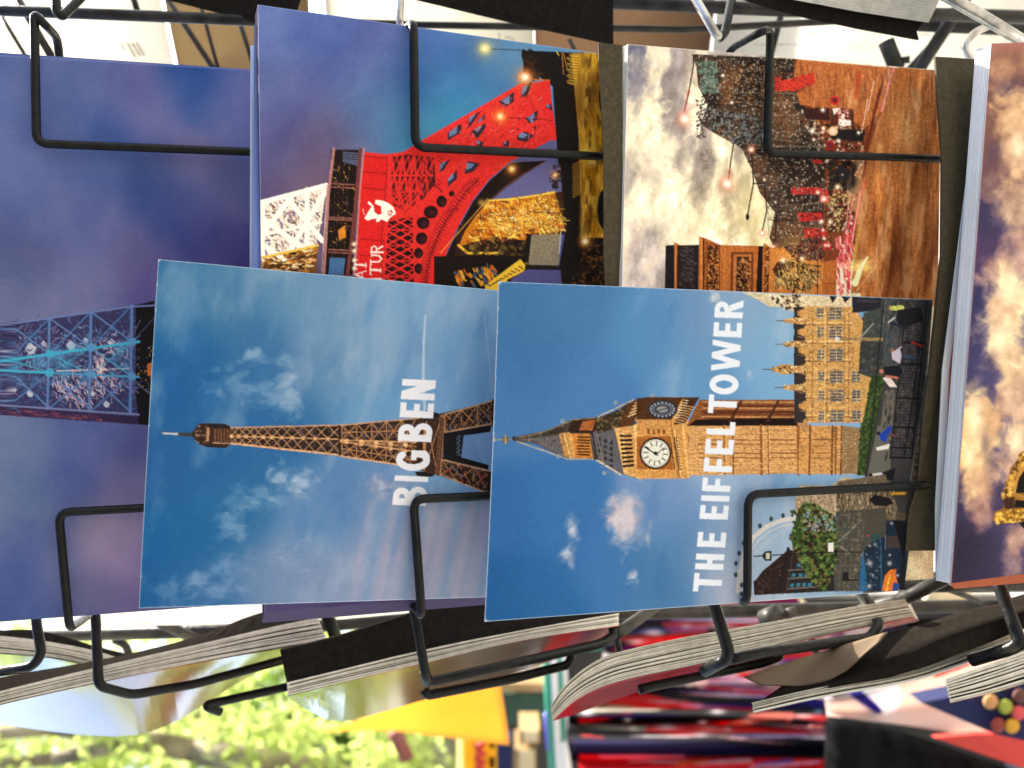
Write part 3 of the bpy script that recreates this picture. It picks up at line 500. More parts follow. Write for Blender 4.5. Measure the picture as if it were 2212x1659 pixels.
def art_clock_tower():
    s = Sheet(1030, 590, 2040, 1360)
    K = [(1120,700,(64,118,176)),(1250,650,(72,124,184)),(1400,690,(84,142,202)),(1500,680,(108,150,200)),(1600,690,(136,176,214)),(1700,720,(130,180,222)),(1250,850,(72,128,192)),(1100,900,(70,122,188)),(1530,830,(100,154,208)),(1650,780,(126,176,222)),(1100,1100,(44,106,178)),(1200,1090,(54,116,188)),
     (1080,1300,(28,94,164)),(1300,1220,(60,120,190)),(1480,1150,(84,134,190)),(1560,1120,(130,160,204)),(1580,1220,(170,182,208)),(1640,1180,(150,180,210)),(1420,1250,(74,126,182)),(1450,1080,(116,152,206)),(1560,1050,(150,180,220)),(1700,1040,(136,182,228)),(1180,1290,(40,104,174)),(1650,1100,(150,180,214)),(1150,800,(62,116,180)),(1620,640,(140,170,206))]
    s.rbf(K, 46)
    n = fbm(s.X * .012 + s.Y * .002, s.Y * .006, 61, 5); s.mix((slice(None), slice(None)), sst(n, .52, .78) * .38 * sst(s.X, 1250, 1550), (190,204,226)); s.mix((slice(None), slice(None)), sst(-n, -.42, -.25) * .22, (44,104,176))
    n = fbm(s.X * .03, s.Y * .009, 62, 4); s.mix((slice(None), slice(None)), sst(n, .5, .8) * .35 * sst(s.X, 1430, 1560) * sst(s.Y, 1000, 1060), (216,210,222))
    s.view(1088, 1632)
    s.puff((1835,60), 150, 230, (196,190,206), 1, 71, .03, .46); s.puff((1820,20), 100, 150, (214,206,214), .9, 72, .04, .46); s.G((1850,20), 70, (220,208,214), .5, ry=120); s.puff((1490,120), 60, 130, (170,178,206), 1, 73, .04, .48); s.puff((1460,260), 60, 60, (156,172,206), 1, 74, .05, .48); s.puff((1890,420), 66, 66, (166,182,210), 1, 75, .05, .5); s.puff((1490,330), 30, 60, (130,150,196), .8, 76, .05, .5)
    s.view(2176, 816); s.puff((210,270), 60, 70, (190,196,206), .8, 79, .06, .58); s.puff((420,760), 40, 50, (170,190,220), .6, 80, .06, .6)
    s.P([(1895, 640), (2040, 640), (2040, 1360), (1860, 1360)], (98, 86, 70), raw=True)
    # far wheel
    s.view(2050, 1250, 2.458)
    s.L([(740,1560),(755,1400),(790,1250),(860,1130),(960,1050),(1080,1000),(1180,985)], 34, (214,208,204), .95); s.L([(770,1560),(780,1420),(820,1280),(890,1165),(980,1090),(1090,1040),(1180,1030)], 8, (226,216,210), .8)
    for k in range(30): t = k / 29; s.L([(765 + 420 * t ** 1.6, 1500 - 500 * t ** .75), (800 + 400 * t ** 1.5, 1510 - 480 * t ** .7)], 4, (236,230,224), .6)
    for (x, y) in ((745,1260),(722,1340),(722,1430),(770,1510),(780,1180),(905,1045),(992,990),(1085,965),(770,1580)): s.D((x, y), 15, (50,72,76), ry=20)
    # tower
    s.view(1088, 816)
    g0, g1, g2 = (78,70,66), (216,156,84), (110,66,34)
    s.L([(985,1190),(1130,1188)], 7, (150,140,120)); s.D((1060,1188), 22, (120,104,84)); s.L([(1058,1160),(1060,1218)], 7, (176,160,130)); s.D((1115,1182), 16, (50,48,54)); s.L([(985,1178),(985,1202)], 8, (170,160,140))
    s.P([(1120,1172),(1330,1128),(1440,1085),(1490,1058),(1560,1050),(1640,1045),(1700,1030),(1780,1000),(1850,950),(1900,930),(1900,1440),(1820,1412),(1760,1400),(1650,1320),(1600,1312),(1440,1305),(1390,1285),(1250,1215),(1120,1198)], g0)
    s.P([(1140,1180),(1330,1132),(1450,1090),(1430,1150),(1300,1165)], (70,60,50)); s.P([(1140,1188),(1400,1160),(1440,1300),(1250,1212)], (104,100,104))
    s.P([(1480,1062),(1660,1046),(1640,1150),(1460,1140)], (66,44,36)); s.P([(1560,1070),(1640,1062),(1620,1130),(1530,1130)], (176,98,48)); s.P([(1400,1150),(1470,1140),(1500,1310),(1440,1300)], (196,140,76)); s.P([(1470,1150),(1600,1150),(1625,1308),(1495,1308)], (206,128,54))
    for k in range(7): s.L([(1525, 1172 + k * 19), (1600, 1174 + k * 19)], 9, (52,30,22)); s.L([(1470 + k * 3, 1150), (1492 + k * 3, 1305)], 3, (230,180,100), .5)
    s.P([(1605,1160),(1640,1130),(1760,1125),(1820,1410),(1760,1395),(1650,1315)], (98,96,104)); s.P([(1640,1060),(1780,1005),(1860,950),(1840,1100),(1650,1150)], (74,60,44))
    for k in range(5):
        for j in range(3): s.P([(1650 + j * 38, 1180 + k * 38 + j * 12), (1672 + j * 38, 1170 + k * 38 + j * 12), (1678 + j * 38, 1195 + k * 38 + j * 12), (1662 + j * 38, 1200 + k * 38 + j * 12)], (40,36,40), .9 if k < 5 - (2 - j) else 0)
    for k in range(34): t = k / 33; s.D((1140 + 480 * t, 1203 + 112 * min(1, t * 1.5)), 6, (176,166,140)); s.D((1150 + 330 * t, 1172 - 105 * t ** 1.5), 6, (130,110,84))
    for k in range(16): t = k / 15; s.D((1650 + 150 * t, 1322 + 92 * t), 7, (206,190,160)); s.D((1660 + 220 * t, 1040 - 105 * t), 6, (200,180,150))
    for p in ((1425,1070),(1400,1297),(1695,1405),(1770,950),(1930,1448),(2010,905)): s.D(p, 14, (150,170,190), .8); s.L([p, (p[0] + 30, p[1] + (10 if p[1] < 1200 else -10))], 5, (150,130,90))
    s.speck([(1650,1050),(1840,980),(1840,1100),(1650,1140)], 70, [(150,116,76),(60,50,36),(120,110,70)], 8, 3)
    for k in range(60):
        a = random.Random(k + 800); t = a.random(); x = 1180 + 260 * t; y = 1188 + a.uniform(-1, 1) * (6 + 88 * t ** 1.2); s.L([(x, y), (x + 14, y + a.uniform(-3, 3))], 4, a.choice(((60, 52, 46), (150, 140, 120), (84, 80, 84))), .8)
    for k in range(11): t = k / 10; s.L([(1200 + 230 * t, 1180 - 44 * t), (1190 + 230 * t, 1196 + 84 * t)], 3, (60, 56, 60), .6)
    for k in range(40):
        a = random.Random(k + 850); x = a.uniform(1640, 1790); y = a.uniform(1150, 1380); s.L([(x, y), (x + 9, y + 6)], 3, a.choice(((150, 140, 110), (50, 46, 50))), .7)
    s.L([(1480,1062),(1655,1048)], 6, (160,120,80)); s.L([(1650,1150),(1690,1340)], 5, (150,136,110)); s.L([(1436,1150),(1478,1310)], 6, (236,190,120)); s.L([(1618,1150),(1650,1318)], 9, (60,40,30))
    # belfry and clock stage
    s.P([(1860,950),(1960,915),(2240,915),(2240,1060),(1900,1062),(1840,1105),(1780,1120)], (104,66,34)); s.P([(1760,1115),(1880,1100),(2240,1060),(2240,1442),(1920,1442),(1900,1436),(1830,1414)], (210,154,88))
    s.P([(1765,1120),(1790,1112),(1850,1412),(1822,1410)], (226,176,104)); s.P([(1885,1095),(1905,1090),(1925,1440),(1905,1440)], (236,184,110))
    for k in range(8): s.L([(1800 + k * 3, 1165 + k * 28), (1868 + k * 2, 1165 + k * 27)], 15, (44,26,20)); s.D((1815 + k * 3, 1150 + k * 28), 6, (240,196,124))
    for k in range(5): s.L([(1850 + k * 12, 1040 - k * 22), (1900 + k * 12, 1020 - k * 22)], 9, (206,170,120)); s.L([(1880 + k * 12, 1060 - k * 22), (1930 + k * 12, 1030 - k * 22)], 6, (50,34,24))
    s.L([(1895,1060),(2000,925),(2240,918)], 8, (190,140,86)); s.L([(1900,1065),(2240,1062)], 8, (226,170,96)); s.P([(1960,1040),(2030,930),(2212,925),(2170,1050)], (84,50,28))
    s.view(2050, 1250, 2.458)
    s.P([(-60,215),(210,215),(300,45),(420,45),(320,255),(230,290),(-60,300)], (206,146,76)); s.P([(-60,45),(300,42),(215,212),(-60,212)], (92,58,30)); s.P([(300,42),(430,40),(320,240),(225,255),(290,120)], (84,54,30))
    s.P([(-60,300),(220,290),(340,270),(360,655),(250,668),(-60,660)], (214,150,76)); s.L([(200,350),(235,605)], 8, (90,44,24)); s.P([(-60,345),(200,345),(225,605),(-60,600)], (176,104,44))
    for k in range(22): s.D((240 + (k % 11) * 3, 360 + (k % 11) * 24), 14, (50,28,20)) if k < 11 else s.D((350 + (k % 11) * 3, 350 + (k % 11) * 23), 12, (50,28,20)); 
    for k in range(11): s.D((258 + k * 3, 372 + k * 24), 6, (240,190,110))
    s.L([(205,230),(270,665)], 12, (176,110,56)); s.L([(300,260),(345,660)], 18, (232,176,100)); s.L([(232,290),(285,665)], 5, (250,206,140))
    for k in range(8): s.L([(300 + k * 12 - 60, 210 - k * 18 + 20), (330 + k * 12 - 30, 225 - k * 18 + 20)], 8, (196,150,100)); s.L([(230 + k * 11, 195 - k * 19), (265 + k * 11, 200 - k * 19)], 7, (226,200,160))
    for x in (20,60,100,140): s.P([(x, 290), (x + 22, 290), (x + 24, 330), (x + 2, 330)], (150,90,44))
    s.D((142,135), 118, (40,42,58), ry=72); s.D((140,135), 100, (92,96,110), ry=58)
    for k in range(36): a = k / 36 * 6.283; s.D((140 + 92 * math.cos(a), 136 + 54 * math.sin(a)), 7, (186,190,190) if k % 2 else (36,40,56), .9)
    s.D((140,135), 60, (50,50,64), ry=34); s.D((140,135), 46, (150,150,150), ry=24); s.L([(140,135),(90,150)], 8, (40,40,50)); s.L([(140,135),(190,125)], 8, (40,40,50))
    # main dial
    C = (86, 478)
    s.D(C, 126, (120,70,30)); s.D(C, 119, (44,32,28)); s.D(C, 109, (226,224,206))
    for k in range(60):
        a = k / 60 * 6.283; s.L([(C[0] + 97 * math.cos(a), C[1] + 97 * math.sin(a)), (C[0] + 106 * math.cos(a), C[1] + 106 * math.sin(a))], 3, (90,84,76), .8)
    for k in range(12):
        a = k / 12 * 6.283 + .1; s.L([(C[0] + 66 * math.cos(a), C[1] + 66 * math.sin(a)), (C[0] + 90 * math.cos(a), C[1] + 90 * math.sin(a))], 9, (60,56,54)); s.L([(C[0] + 20 * math.cos(a), C[1] + 20 * math.sin(a)), (C[0] + 60 * math.cos(a), C[1] + 60 * math.sin(a))], 2, (160,156,140), .8)
    for r in (62,): 
        for k in range(40): a = k / 40 * 6.283; b = (k + 1) / 40 * 6.283; s.L([(C[0] + r * math.cos(a), C[1] + r * math.sin(a)), (C[0] + r * math.cos(b), C[1] + r * math.sin(b))], 3, (130,126,112), .8)
    s.L([(C[0]+18, C[1]+14), (0,428)], 10, (24,20,24)); s.L([(C[0]+6,C[1]+8), (158,430)], 9, (24,20,24), w2=5); s.D(C, 15, (24,20,24))
    # shaft
    s.P([(340,255),(1245,245),(1210,640),(1190,636),(360,650)], (214,158,94)); s.P([(430,60),(1170,58),(1165,215),(1240,215),(1240,245),(330,262),(380,160)], (150,92,48))
    s.P([(1235,200),(1245,262),(340,262),(400,215)], (44,26,20))
    for y in (75,100,125,150,172,192): s.L([(450, y), (1165, y + 4)], 9 if y != 150 else 14, (206,146,90) if (y // 25) % 2 else (110,54,34), .9)
    for y in (112,162,205): s.L([(470, y), (1165, y)], 6, (80,36,26))
    for x in (690,980): s.P([(x + 60, 62), (x + 82, 62), (x - 10, 235), (x - 40, 235)], (90,50,30), .9); 
    for (x, w) in ((620,14),(690,16),(910,22),(965,12),(1200,26),(1290,20)): s.L([(x, 262), (x + 6, 640)], w, (160,96,48)); s.L([(x + w * .7, 262), (x + 6 + w * .7, 640)], 4, (244,196,124))
    for y in (372,406,476,512): s.L([(420, y), (600, y + 3)], 7, (110,60,30)); s.L([(700, y), (900, y + 3)], 7, (120,66,34)); s.L([(985, y), (1180, y + 2)], 7, (120,66,34))
    for y in (285,320,440,560,600,625): s.L([(350, y), (1200, y)], 4, (240,186,110), .8); s.L([(350, y + 8), (1200, y + 8)], 3, (150,96,50), .6)
    s.speck([(350,270),(1200,270),(1200,630),(360,640)], 420, [(236,182,110),(180,120,60),(200,136,70),(150,96,50)], 7, 5, .5)
    s.P([(1200,640),(1215,250),(1300,262),(1550,262),(1700,280),(1670,640)], (212,150,82)); s.P([(1540,262),(1700,280),(1665,640),(1530,636)], (150,120,84)); s.P([(1180,220),(1245,200),(1300,290),(1230,300)], (196,140,86))
    for (x, w) in ((1295,16),(1470,18),(1500,8),(1540,14)): s.L([(x, 265), (x - 8, 640)], w, (140,80,40))
    for y in (370,420,475,515): s.L([(1310, y), (1460, y)], 6, (120,66,34))
    for y in range(280, 640, 22): s.D((1490, y), 7, (90,50,30)); s.L([(1220, y), (1700, y + 4)], 2, (240,190,124), .5)
    s.speck([(1220,270),(1700,290),(1670,640),(1220,630)], 330, [(236,182,116),(160,110,66),(190,140,84),(120,84,54)], 7, 15, .5)
    s.P([(1690,0),(1840,0),(1850,60),(1800,300),(1760,640),(1660,650),(1690,300)], (64,84,44)); s.speck([(1700,0),(1840,0),(1760,640),(1670,640)], 420, [(84,112,56),(44,60,34),(100,130,70),(50,54,40)], 11, 7, .7)
    # palace (right of tower as drawn)
    s.view(2176, 816)
    s.P([(380,235),(640,245),(640,330),(560,330),(480,280)], (206,190,150)); s.P([(630,250),(1100,265),(1090,330),(760,340),(740,370),(640,330)], (212,190,148)); s.speck([(560,250),(760,250),(750,360),(640,340)], 90, [(70,54,40),(230,214,176),(150,120,84)], 9, 3)
    s.P([(720,330),(800,330),(800,1080),(710,1080)], (56,48,48)); s.P([(785,325),(1100,330),(1170,420),(1150,560),(1210,800),(1180,1000),(1150,1080),(770,1080)], (208,156,86))
    for y in (372,494,612,731,852,973):
        s.P([(760,y-22),(800,y-32),(800,y+32),(760,y+22)], (206,150,80)); s.P([(740,y-14),(762,y-22),(762,y+20),(740,y+12)], (190,136,74))
    for y in (433,553,671,790,912,1030):
        s.P([(712,y-40),(790,y-26),(790,y+26),(712,y+40)], (62,52,50)); s.L([(790,y),(1095,y)], 10, (236,190,116)); s.L([(790,y+13),(1095,y+13)], 5, (140,92,48)); s.L([(740,y-30),(790,y-20)], 5, (150,120,84))
    for (y, x0) in ((420,600),(572,595),(735,510),(853,590)):
        s.P([(x0 + 50, y - 6), (x0 + 90, y - 18), (800, y - 24), (800, y + 24), (x0 + 90, y + 18), (x0 + 50, y + 6)], (196,146,84)); s.L([(x0, y), (x0 + 60, y)], 5, (90,84,80)); s.speck([(x0 + 60, y - 14), (800, y - 20), (800, y + 20), (x0 + 60, y + 14)], 34, [(236,196,130),(120,80,50)], 6, y)
    s.P([(575,735),(620,705),(700,700),(700,768),(620,765)], (200,148,84)); s.speck([(590,730),(700,705),(700,765)], 40, [(240,200,130),(110,70,40)], 7, 55)
    for y in (372,494,642,783,905,1037):
        for (x, w, h) in ((868,46,34),(945,88,40),(1085,60,38)):
            if x > 1000 and y < 700: continue
            s.P([(x, y - h), (x + w, y - h), (x + w - 6, y + h), (x - 6, y + h)], (150,140,124)); s.P([(x + 5, y - h + 6), (x + w - 5, y - h + 6), (x + w - 10, y + h - 6), (x, y + h - 6)], (84,84,92))
            for k in range(3): s.L([(x, y - h + 20 + k * 20), (x + w, y - h + 20 + k * 20)], 5, (206,176,120))
            s.L([(x + w * .5, y - h), (x + w * .5, y + h)], 5, (206,176,120))
    for x in (840,920,935,1045,1075): s.L([(x, 335), (x - 14, 1080)], 6, (150,100,56) if x != 920 else (240,196,124), .8)
    s.speck([(800,340),(1090,340),(1120,1070),(790,1070)], 520, [(240,196,124),(160,112,64),(196,144,80),(120,76,40)], 7, 11, .5)
    s.P([(950,258),(1000,262),(970,305)], (24,26,36)); s.P([(1030,262),(1090,265),(1050,305)], (24,26,36)); s.P([(1095,262),(1290,270),(1280,350),(1100,370)], (36,36,44)); s.L([(1140,290),(1260,295)], 14, (60,60,72))
    for k in range(7): s.L([(1110 + k * 24, 300), (1114 + k * 24, 345)], 6, (20,20,26))
    # hoarding, scaffold, lawn
    s.P([(1170,370),(1300,330),(1300,760),(1210,790),(1130,760),(1150,560)], (66,72,68)); s.P([(1145,560),(1300,560),(1290,760),(1130,765)], (52,58,58)); s.speck([(1160,400),(1300,380),(1290,760),(1140,750)], 90, [(90,96,90),(120,110,90),(40,44,44)], 9, 4, .5)
    s.P([(1000,528),(1390,530),(1385,552),(1000,548)], (160,130,84)); s.L([(1130,545),(1230,440)], 10, (150,150,136)); s.D((995,540), 16, (226,226,226))
    s.P([(1215,770),(1300,780),(1250,1100),(1180,1420),(1120,1420),(1150,1100),(1190,900)], (66,88,46)); s.speck([(1215,780),(1300,790),(1240,1100),(1170,1410),(1125,1410),(1150,1100)], 420, [(90,116,58),(44,64,34),(60,70,44)], 9, 6, .7)
    # railings, people and dark foreground
    s.P([(1290,270),(1560,280),(1620,282),(1600,520),(1560,850),(1490,1300),(1460,1659),(1180,1659),(1170,1420),(1240,1100),(1300,780)], (64,62,62)); s.P([(1290,280),(1400,280),(1380,760),(1290,760)], (74,84,84), .8)
    s.P([(1250,1100),(1340,1100),(1330,1460),(1180,1440)], (110,108,98)); s.P([(1300,870),(1370,860),(1350,1100),(1270,1100)], (130,124,108), .8)
    s.speck([(1290,290),(1560,290),(1500,1300),(1300,1300)], 620, [(40,40,46),(100,92,90),(24,24,30),(130,110,100),(80,84,90)], 9, 7, .6, (95,3,20))
    for (x0, y0, x1, y1) in ((1300,290,1170,1500),(1430,440,1330,1310),(1580,290,1470,1310),(1540,520,1420,1310)): s.L([(x0, y0), (x1, y1)], 8, (22,22,28))
    for k in range(44): t = k / 43; s.L([(1445 - 110 * t, 450 + 850 * t), (1570 - 100 * t, 455 + 850 * t)], 3, (24,24,30), .8)
    for y in (560,700,920,1110,1240,1305): s.L([(1440 - (y - 450) * .12, y), (1570 - (y - 450) * .12, y + 4)], 11, (16,16,22))
    s.P([(1580,500),(1620,282),(1600,560),(1560,900),(1500,1400),(1480,1480),(1520,1200),(1560,800)], (120,104,84))
    s.P([(1610,520),(1600,282),(1625,282),(1605,720),(1570,1000),(1520,1490),(1450,1659),(1480,1300),(1540,900)], (112,92,70)); s.speck([(1600,520),(1600,720),(1530,1480),(1480,1480),(1560,800)], 320, [(150,130,104),(80,62,46),(176,160,136),(110,60,36)], 8, 9, .7)
    s.L([(1590,560),(1570,760),(1520,1100),(1455,1500)], 8, (130,134,140), .8)
    s.G((1345,335), 14, (214,140,100)); s.L([(1360,340),(1420,335)], 30, (196,206,90)); s.P([(1390,350),(1540,330),(1560,420),(1420,470),(1380,420)], (26,26,34)); s.L([(1340,430),(1440,470)], 20, (40,40,56)); s.L([(1330,430),(1370,400)], 10, (200,190,180))
    s.D((1350,612), 13, (170,110,80)); s.P([(1345,625),(1400,600),(1410,640),(1400,700),(1350,670)], (220,206,220)); s.L([(1380,610),(1410,590)], 8, (220,206,220)); s.L([(1420,650),(1500,660)], 16, (50,76,110)); s.L([(1480,560),(1550,585)], 12, (180,50,50))
    s.D((1278,748), 15, (190,120,96)); s.P([(1290,720),(1390,710),(1420,750),(1380,790),(1300,770)], (22,22,34)); s.P([(1285,790),(1330,780),(1380,850),(1330,850)], (226,206,196)); s.L([(1310,780),(1380,790)], 16, (206,120,96))
    s.P([(1262,1155),(1330,1100),(1345,1110),(1300,1210),(1270,1190)], (26,66,190)); s.D((1255,1148), 12, (24,22,30)); s.P([(1240,1240),(1330,1215),(1320,1250),(1245,1260)], (226,220,206)); s.L([(1320,1160),(1390,1165)], 14, (110,84,76))
    s.P([(1210,1410),(1285,1400),(1280,1450),(1215,1440)], (230,224,222)); s.P([(1280,1400),(1370,1370),(1350,1450),(1290,1450)], (24,22,34)); s.D((1205,1420), 14, (60,36,30))
    # lower part: tree, old building, lamp, taxi
    s.view(2050, 1250, 2.458)
    s.P([(1215,725),(1460,730),(1500,700),(1560,660),(1700,690),(1860,700),(1880,860),(1500,930),(1190,960),(1180,830)], (190,170,140)); s.P([(1180,830),(1470,830),(1500,960),(1180,960)], (176,150,118)); s.speck([(1220,735),(1440,735),(1500,930),(1200,930)], 170, [(120,96,76),(214,196,166)], 6, 4, .8)
    s.P([(1500,700),(1880,640),(1980,900),(1960,1000),(1500,940)], (130,112,88)); s.speck([(1500,700),(1950,700),(1950,950),(1500,930)], 260, [(160,140,110),(84,72,58),(60,56,54),(200,176,140)], 10, 14, .6, (88,3,10))
    s.P([(1500,935),(1890,900),(1900,1100),(1700,1300),(1690,1560),(1470,1560)], (84,80,70))
    for k in range(6): s.L([(1520 + k * 40, 940), (1490 + k * 40, 1560)], 4, (120,116,100), .8); s.L([(1500, 960 + k * 100), (1720, 955 + k * 100)], 4, (130,124,104), .7)
    s.L([(1520,1170),(1700,1000)], 9, (150,146,130)); s.L([(1510,1190),(1610,1260)], 8, (150,146,130)); s.speck([(1500,940),(1720,940),(1700,1560),(1480,1560)], 260, [(60,58,54),(110,100,84),(140,120,100),(50,66,70)], 12, 3, .5)
    s.P([(860,1480),(880,1470),(930,1400),(1060,1290),(1130,1230),(1180,1240),(1300,1300),(1430,1500),(1470,1560),(870,1590)], (54,40,38))
    s.P([(1180,1240),(1480,1240),(1500,1560),(1130,1560)], (40,34,36))
    for (x, y) in ((1200,1340),(1160,1420),(1215,1420),(1260,1420),(1305,1420),(1150,1500),(1200,1495),(1245,1495),(1290,1495),(1350,1430)): s.P([(x, y), (x + 30, y - 2), (x + 28, y + 26), (x - 2, y + 28)], (50,120,146))
    for y in (1385,1450,1530): s.L([(1130, y + 10), (1400, y - 8)], 8, (130,118,108))
    s.L([(1130,1225),(1060,1560)], 26, (34,26,28)); s.L([(1170,1230),(1120,1560)], 6, (90,76,70)); s.speck([(900,1450),(1050,1320),(1100,1300),(1040,1560),(900,1570)], 80, [(90,66,56),(40,30,30)], 9, 5)
    tr = [(1190,960),(1230,880),(1260,860),(1330,880),(1400,920),(1480,960),(1510,1100),(1510,1300),(1460,1500),(1400,1560),(1330,1500),(1260,1400),(1200,1300),(1170,1200),(1140,1140),(1180,1050)]
    s.P(tr, (54,62,34)); s.speck(tr, 700, [(70,96,40),(96,124,56),(36,40,24),(120,110,60),(60,44,34),(110,140,76)], 14, 8, .85); s.speck([(1230,900),(1480,960),(1480,1100),(1250,1080)], 60, [(170,140,130),(140,170,190)], 10, 9, .8)
    for k in range(40): a = random.Random(k); s.D((1150 + a.random() * 90, 900 + a.random() * 300), 12, (64,90,44))
    s.L([(1010,1275),(1480,1250),(1700,1252)], 9, (22,20,22)); s.P([(920,1280),(950,1245),(1000,1240),(1000,1320),(950,1320)], (30,28,28)); s.P([(955,1258),(985,1256),(985,1305),(955,1305)], (190,186,176)); s.L([(860,1285),(920,1280)], 9, (60,40,36))
    s.P([(1440,1180),(1482,1175),(1482,1250),(1440,1250)], (236,232,226)); s.P([(1560,1410),(1605,1405),(1608,1465),(1680,1465),(1680,1478),(1556,1478)], (20,20,22))
    # taxi
    s.P([(1720,1250),(1740,1200),(1830,1150),(1890,1130),(1890,1010),(1950,1000),(2040,1010),(2060,990),(2070,1100),(2050,1560),(1690,1560),(1690,1400)], (20,40,62))
    s.P([(1700,1300),(1720,1250),(1760,1560),(1690,1560)], (40,100,150)); s.L([(1850,1160),(1870,1560)], 14, (40,84,116)); s.P([(1905,1125),(2010,1120),(2010,1220),(1905,1220)], (84,70,66)); s.L([(1890,1120),(1890,1230)], 6, (120,140,160))
    s.P([(1950,1000),(2040,1005),(2050,1560),(1960,1560),(2030,1300)], (16,18,26)); s.P([(1930,1390),(1980,1385),(1975,1430),(2010,1560),(1870,1560),(1890,1440)], (232,120,40)); s.P([(1960,1490),(2010,1500),(2000,1560),(1950,1560)], (40,70,150)); s.L([(1905,1560),(1930,1440)], 12, (244,190,60))
    for (x, y, r) in ((1765,1205,16),(1810,1190,15),(1770,1340,26),(1925,1340,22),(1925,1275,12),(1795,1430,10),(1770,1520,22),(1935,1025,14),(1990,1435,14)): s.D((x, y), r, (30,34,40)); s.G((x, y), r * .8, (200,206,214)); 
    s.speck([(1700,1200),(1860,1160),(1860,1540),(1700,1540)], 50, [(60,100,130),(14,20,30),(120,140,150)], 10, 5, .6); s.P([(1770,1110),(1850,1115),(1850,1150),(1770,1160)], (40,76,80)); s.P([(1735,1120),(1760,1115),(1760,1135)], (200,80,60))
    s.P([(1760,840),(1800,800),(1920,830),(1950,870),(1900,890),(1800,885)], (20,18,24)); s.P([(1925,785),(2050,780),(2040,800),(1930,805)], (226,170,40))
    s.texall(.24, .22, .75, 71); s.texall(.10, .9, .9, 75)
    s.grain(8)
    return s

def art_gold_clouds():
    s = Sheet(2000, 80, 2300, 1290)
    K = [(2160,130,(170,120,90)),(2180,180,(70,56,96)),(2200,150,(150,104,80)),(2150,250,(140,96,80)),(2190,230,(90,70,90)),(2130,350,(120,84,84)),(2140,450,(60,54,100)),(2120,560,(80,60,100)),(2130,650,(50,50,104)),(2100,750,(60,56,110)),(2200,700,(96,90,140)),(2150,800,(84,80,136)),
         (2090,860,(60,54,100)),(2200,950,(90,80,130)),(2080,1050,(52,46,84)),(2150,1100,(70,60,100)),(2100,1200,(44,36,60)),(2200,1200,(76,66,110)),(2250,500,(80,70,120)),(2080,1000,(56,50,90)),(2150,1230,(60,52,90))]
    s.rbf(K, 38)
    s.view(0, 0, 1 / 1.4756)
    C = [(2150,150,60,30,(196,140,104),.7),(2170,230,40,40,(150,104,84),.7),(2200,250,36,46,(226,180,130),.9),(2205,330,34,60,(216,170,128),.9),(2150,400,34,30,(150,110,100),.6),(2205,450,40,54,(196,156,124),.9),
         (2150,590,30,40,(190,146,130),.85),(2205,560,36,40,(206,160,136),.85),(2190,640,40,60,(244,214,164),1),(2165,735,36,56,(244,210,158),1),(2190,800,34,40,(222,184,140),1),(2205,880,36,50,(206,166,136),.95),(2196,960,34,50,(226,186,146),1),
         (2085,905,24,36,(246,216,150),1),(2110,925,34,62,(246,214,150),1),(2135,900,30,40,(214,166,122),1),(2105,1010,30,60,(238,196,140),1),(2125,1060,26,40,(206,160,124),.9),(2118,1110,20,30,(176,130,116),.8),(2080,960,20,40,(236,190,130),.9),(2185,1030,30,40,(190,150,130),.9),(2190,1230,18,60,(170,134,126),.7),(2200,1160,20,30,(196,150,126),.8),(2165,680,26,40,(226,180,140),.9)]
    for k, (x, y, rx, ry, c, al) in enumerate(C): s.puff((x, y), rx * 1.32, ry * 1.22, c, al, 200 + k, .030, .30)
    for k, (x, y, rx, ry) in enumerate(((2180,620,18,26),(2160,730,16,26),(2105,900,14,36),(2095,985,10,20),(2195,950,12,20),(2200,320,12,20))): s.G((x, y), rx * 1.2, (255,240,200), .75, ry=ry * 1.2)
    for (x, y, rx, ry) in ((2140,780,14,26),(2128,960,10,30),(2150,1080,10,30),(2185,540,14,20),(2150,330,18,26),(2170,190,14,18)): s.G((x, y), rx, (84,66,92), .5, ry=ry)
    s.view(2900, 1200, 2.371)
    # gilded stone gargoyle tower
    s.P([(870,560),(835,575),(820,620),(780,670),(760,690),(740,790),(715,800),(735,860),(690,900),(720,960),(700,1000),(640,1020),(625,1090),(680,1115),(860,1080),(1100,1060),(1100,560)], (150,100,36))
    s.speck([(830,600),(870,580),(870,700),(790,780),(760,900),(720,980),(700,900)], 90, [(206,150,60),(90,60,26),(236,186,84)], 16, 5, .8)
    s.P([(870,700),(830,760),(805,830),(800,880),(1000,880),(1000,700)], (24,16,18)); s.L([(870,680),(815,760),(795,850),(790,890),(870,915)], 20, (196,140,66)); s.P([(795,935),(1000,940),(1000,1000),(790,990)], (22,16,18)); s.L([(780,890),(860,925),(1000,925)], 22, (176,120,56))
    s.P([(650,1030),(860,1000),(1000,1000),(1000,1090),(700,1110),(640,1090)], (214,156,48)); s.speck([(650,1035),(860,1005),(900,1080),(660,1105)], 70, [(240,196,84),(120,76,26),(160,110,40)], 15, 6, .85)
    s.P([(710,920),(790,910),(790,1000),(720,1000)], (70,46,30)); s.P([(820,1100),(900,1090),(900,1180),(860,1150)], (30,20,24))
    s.grain(9)
    return s

def art_plain(x0, y0, x1, y1, K, sig=60, grain=8, extra=None):
    s = Sheet(x0, y0, x1, y1); s.rbf(K, sig)
    if extra: extra(s)
    s.grain(grain); return s

